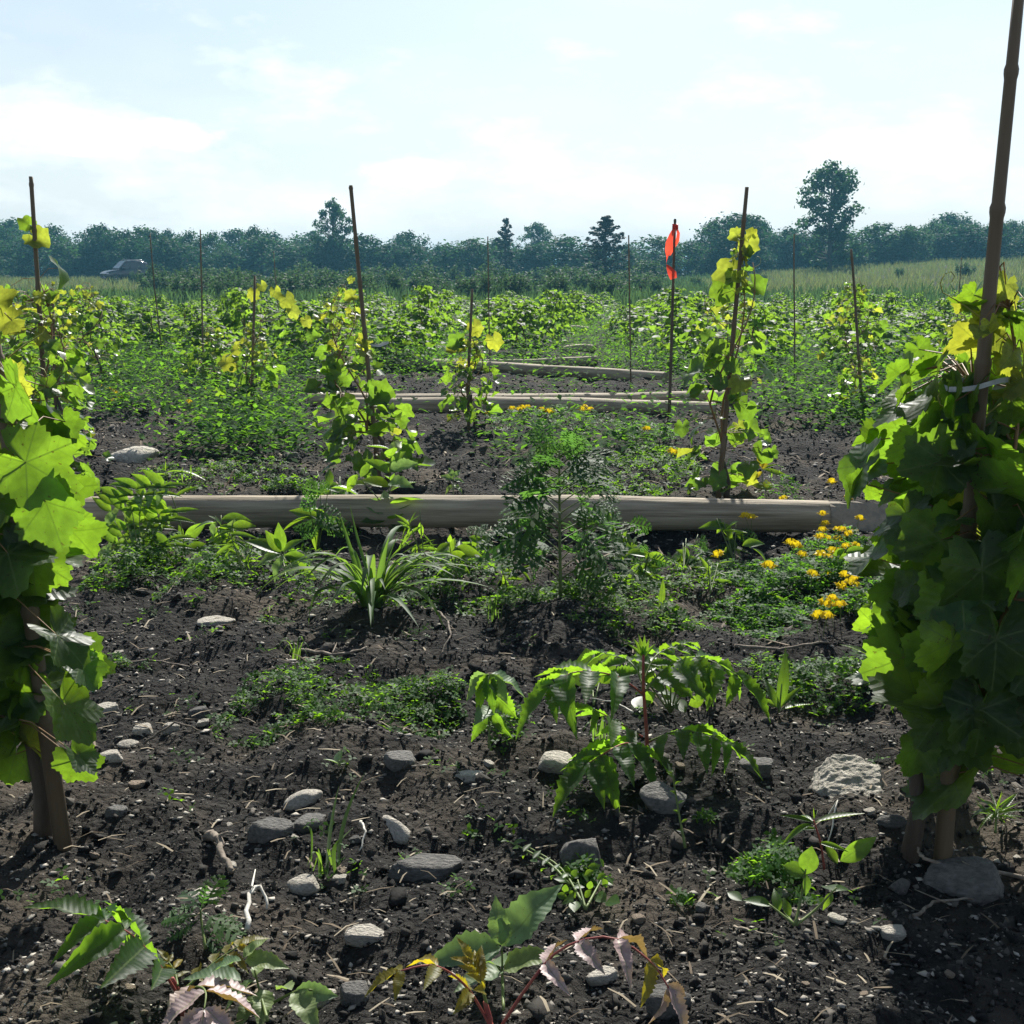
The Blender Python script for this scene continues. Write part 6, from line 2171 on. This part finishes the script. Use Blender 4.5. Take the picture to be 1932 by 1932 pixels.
# ------------------------------------------------------------------ twigs and roots
def twig(pts, r, label, mat='twig', seed=0, name='twig', cat='twig', forks=1):
    rnd = random.Random(seed)
    P = []
    for x, y, h in pts:
        g = gp(x, y)
        P.append(g + Vector((0, 0, 0.006 + h)))
    o = P[0].copy()
    loc = [p - o for p in P]
    line = []
    m_ = len(loc) - 1
    for i in range(13):
        s = i / 12 * m_
        k = min(int(s), m_ - 1)
        line.append(loc[k].lerp(loc[k + 1], s - k) + Vector((rnd.uniform(-1, 1), rnd.uniform(-1, 1), rnd.uniform(-0.5, 1))) * r * 0.7)
    mb = MB()
    mb.tube(line, [r * (1 - 0.5 * i / 12) * rnd.uniform(0.9, 1.15) for i in range(13)], 7)
    for k in range(forks):
        a = line[rnd.randrange(4, 10)]
        mb.tube([a, a + Vector((rnd.uniform(-1, 1), rnd.uniform(-1, 1), 0.25)) * 0.03, a + Vector((rnd.uniform(-1, 1), rnd.uniform(-1, 1), 0.3)) * 0.06], [r * 0.6, r * 0.45, r * 0.2], 5)
    ob = mb.build(name, M[mat])
    ob.location = o
    return tag(ob, label, cat)


twig([(190, 1258, 0), (290, 1262, 0.004), (386, 1266, 0)], 0.0035, 'thin straight twig on the soil right of the left vine', seed=1)
twig([(168, 1196, 0), (232, 1193, 0)], 0.003, 'short dark twig nearest the left vine, behind the straight twig', seed=2)
twig([(1388, 1220, 0), (1470, 1226, 0.006), (1560, 1240, 0)], 0.005, 'pale dry stick on the soil in front of the flowering trefoil', seed=3)
twig([(818, 1165, 0.02), (842, 1180, 0.03), (850, 1215, 0.02), (828, 1245, 0)], 0.004, 'curved brown root sticking up right of the grass clump', seed=4)
twig([(465, 1765, 0.0), (472, 1725, 0.03), (492, 1708, 0.03), (505, 1725, 0)], 0.004, 'bleached white hooked root at the bottom left', 'root_white', 5)
twig([(395, 1585, 0.0), (410, 1615, 0.012), (440, 1660, 0)], 0.009, 'thick dark root piece left of the bare middle', seed=6)
twig([(398, 1012, 0.0), (420, 1000, 0.06), (430, 985, 0.12), (447, 970, 0.2)], 0.006, 'dark bent twig leaning on the left part of the near log', seed=7)
twig([(1725, 1735, 0), (1760, 1720, 0.01), (1850, 1700, 0)], 0.003, 'thin twig in the shade of the right vine', seed=8)
twig([(1990 - 60, 1660, 0), (1740, 1650, 0.02), (1725, 1640, 0.03)], 0.004, 'broken stick at the foot of the right stake', seed=9)
twig([(270, 1410, 0), (330, 1385, 0.02), (420, 1395, 0)], 0.003, 'dark arched twig below the dark shaded stone', seed=10)
twig([(1372, 1600, 0), (1440, 1625, 0)], 0.002, 'short straight stalk on the soil left of the clover', seed=11, forks=0)
twig([(1385, 1755, 0), (1480, 1785, 0.006)], 0.002, 'thin stalk lying below the dock', seed=12, forks=0)
twig([(555, 1228, 0), (640, 1246, 0.008), (690, 1240, 0)], 0.005, 'flat dark stick on the soil above the low mat', seed=13)
twig([(1195, 1365, 0.02), (1160, 1345, 0.02), (1100, 1335, 0.02)], 0.002, 'pale dry stalk crossing behind the sumac stem', 'root_white', 14, forks=0)
twig([(680, 1565, 0), (690, 1590, 0.015), (680, 1610, 0)], 0.0025, 'bleached splinter beside the smooth long stone', 'root_white', 15, forks=0)
twig([(1558, 1560, 0), (1575, 1590, 0.04), (1560, 1620, 0.0)], 0.002, 'white bent stalk beside the slender weed', 'root_white', 16, forks=0)


# ------------------------------------------------------------------ haze: even, pale air between the viewer and the far trees
def haze():
    m, N, L = new_mat('haze_air')
    out = N.new('ShaderNodeOutputMaterial')
    pv = N.new('ShaderNodeVolumePrincipled')
    pv.inputs['Color'].default_value = (0.16, 0.44, 0.62, 1)
    pv.inputs['Density'].default_value = 0.0011
    pv.inputs['Anisotropy'].default_value = 0.15
    L.new(pv.outputs[0], out.inputs['Volume'])
    x0, x1, y0, y1, z0, z1 = -4200, 4200, -60, 4100, -3.0, 12.5
    v = [(x, y, z) for z in (z0, z1) for y in (y0, y1) for x in (x0, x1)]
    f = [(0, 2, 3, 1), (4, 5, 7, 6), (0, 1, 5, 4), (2, 6, 7, 3), (0, 4, 6, 2), (1, 3, 7, 5)]
    o = link('haze', raw_mesh('haze', v, f, m))
    tag(o, 'thin bluish summer haze over the field', None, None, 'stuff')


haze()
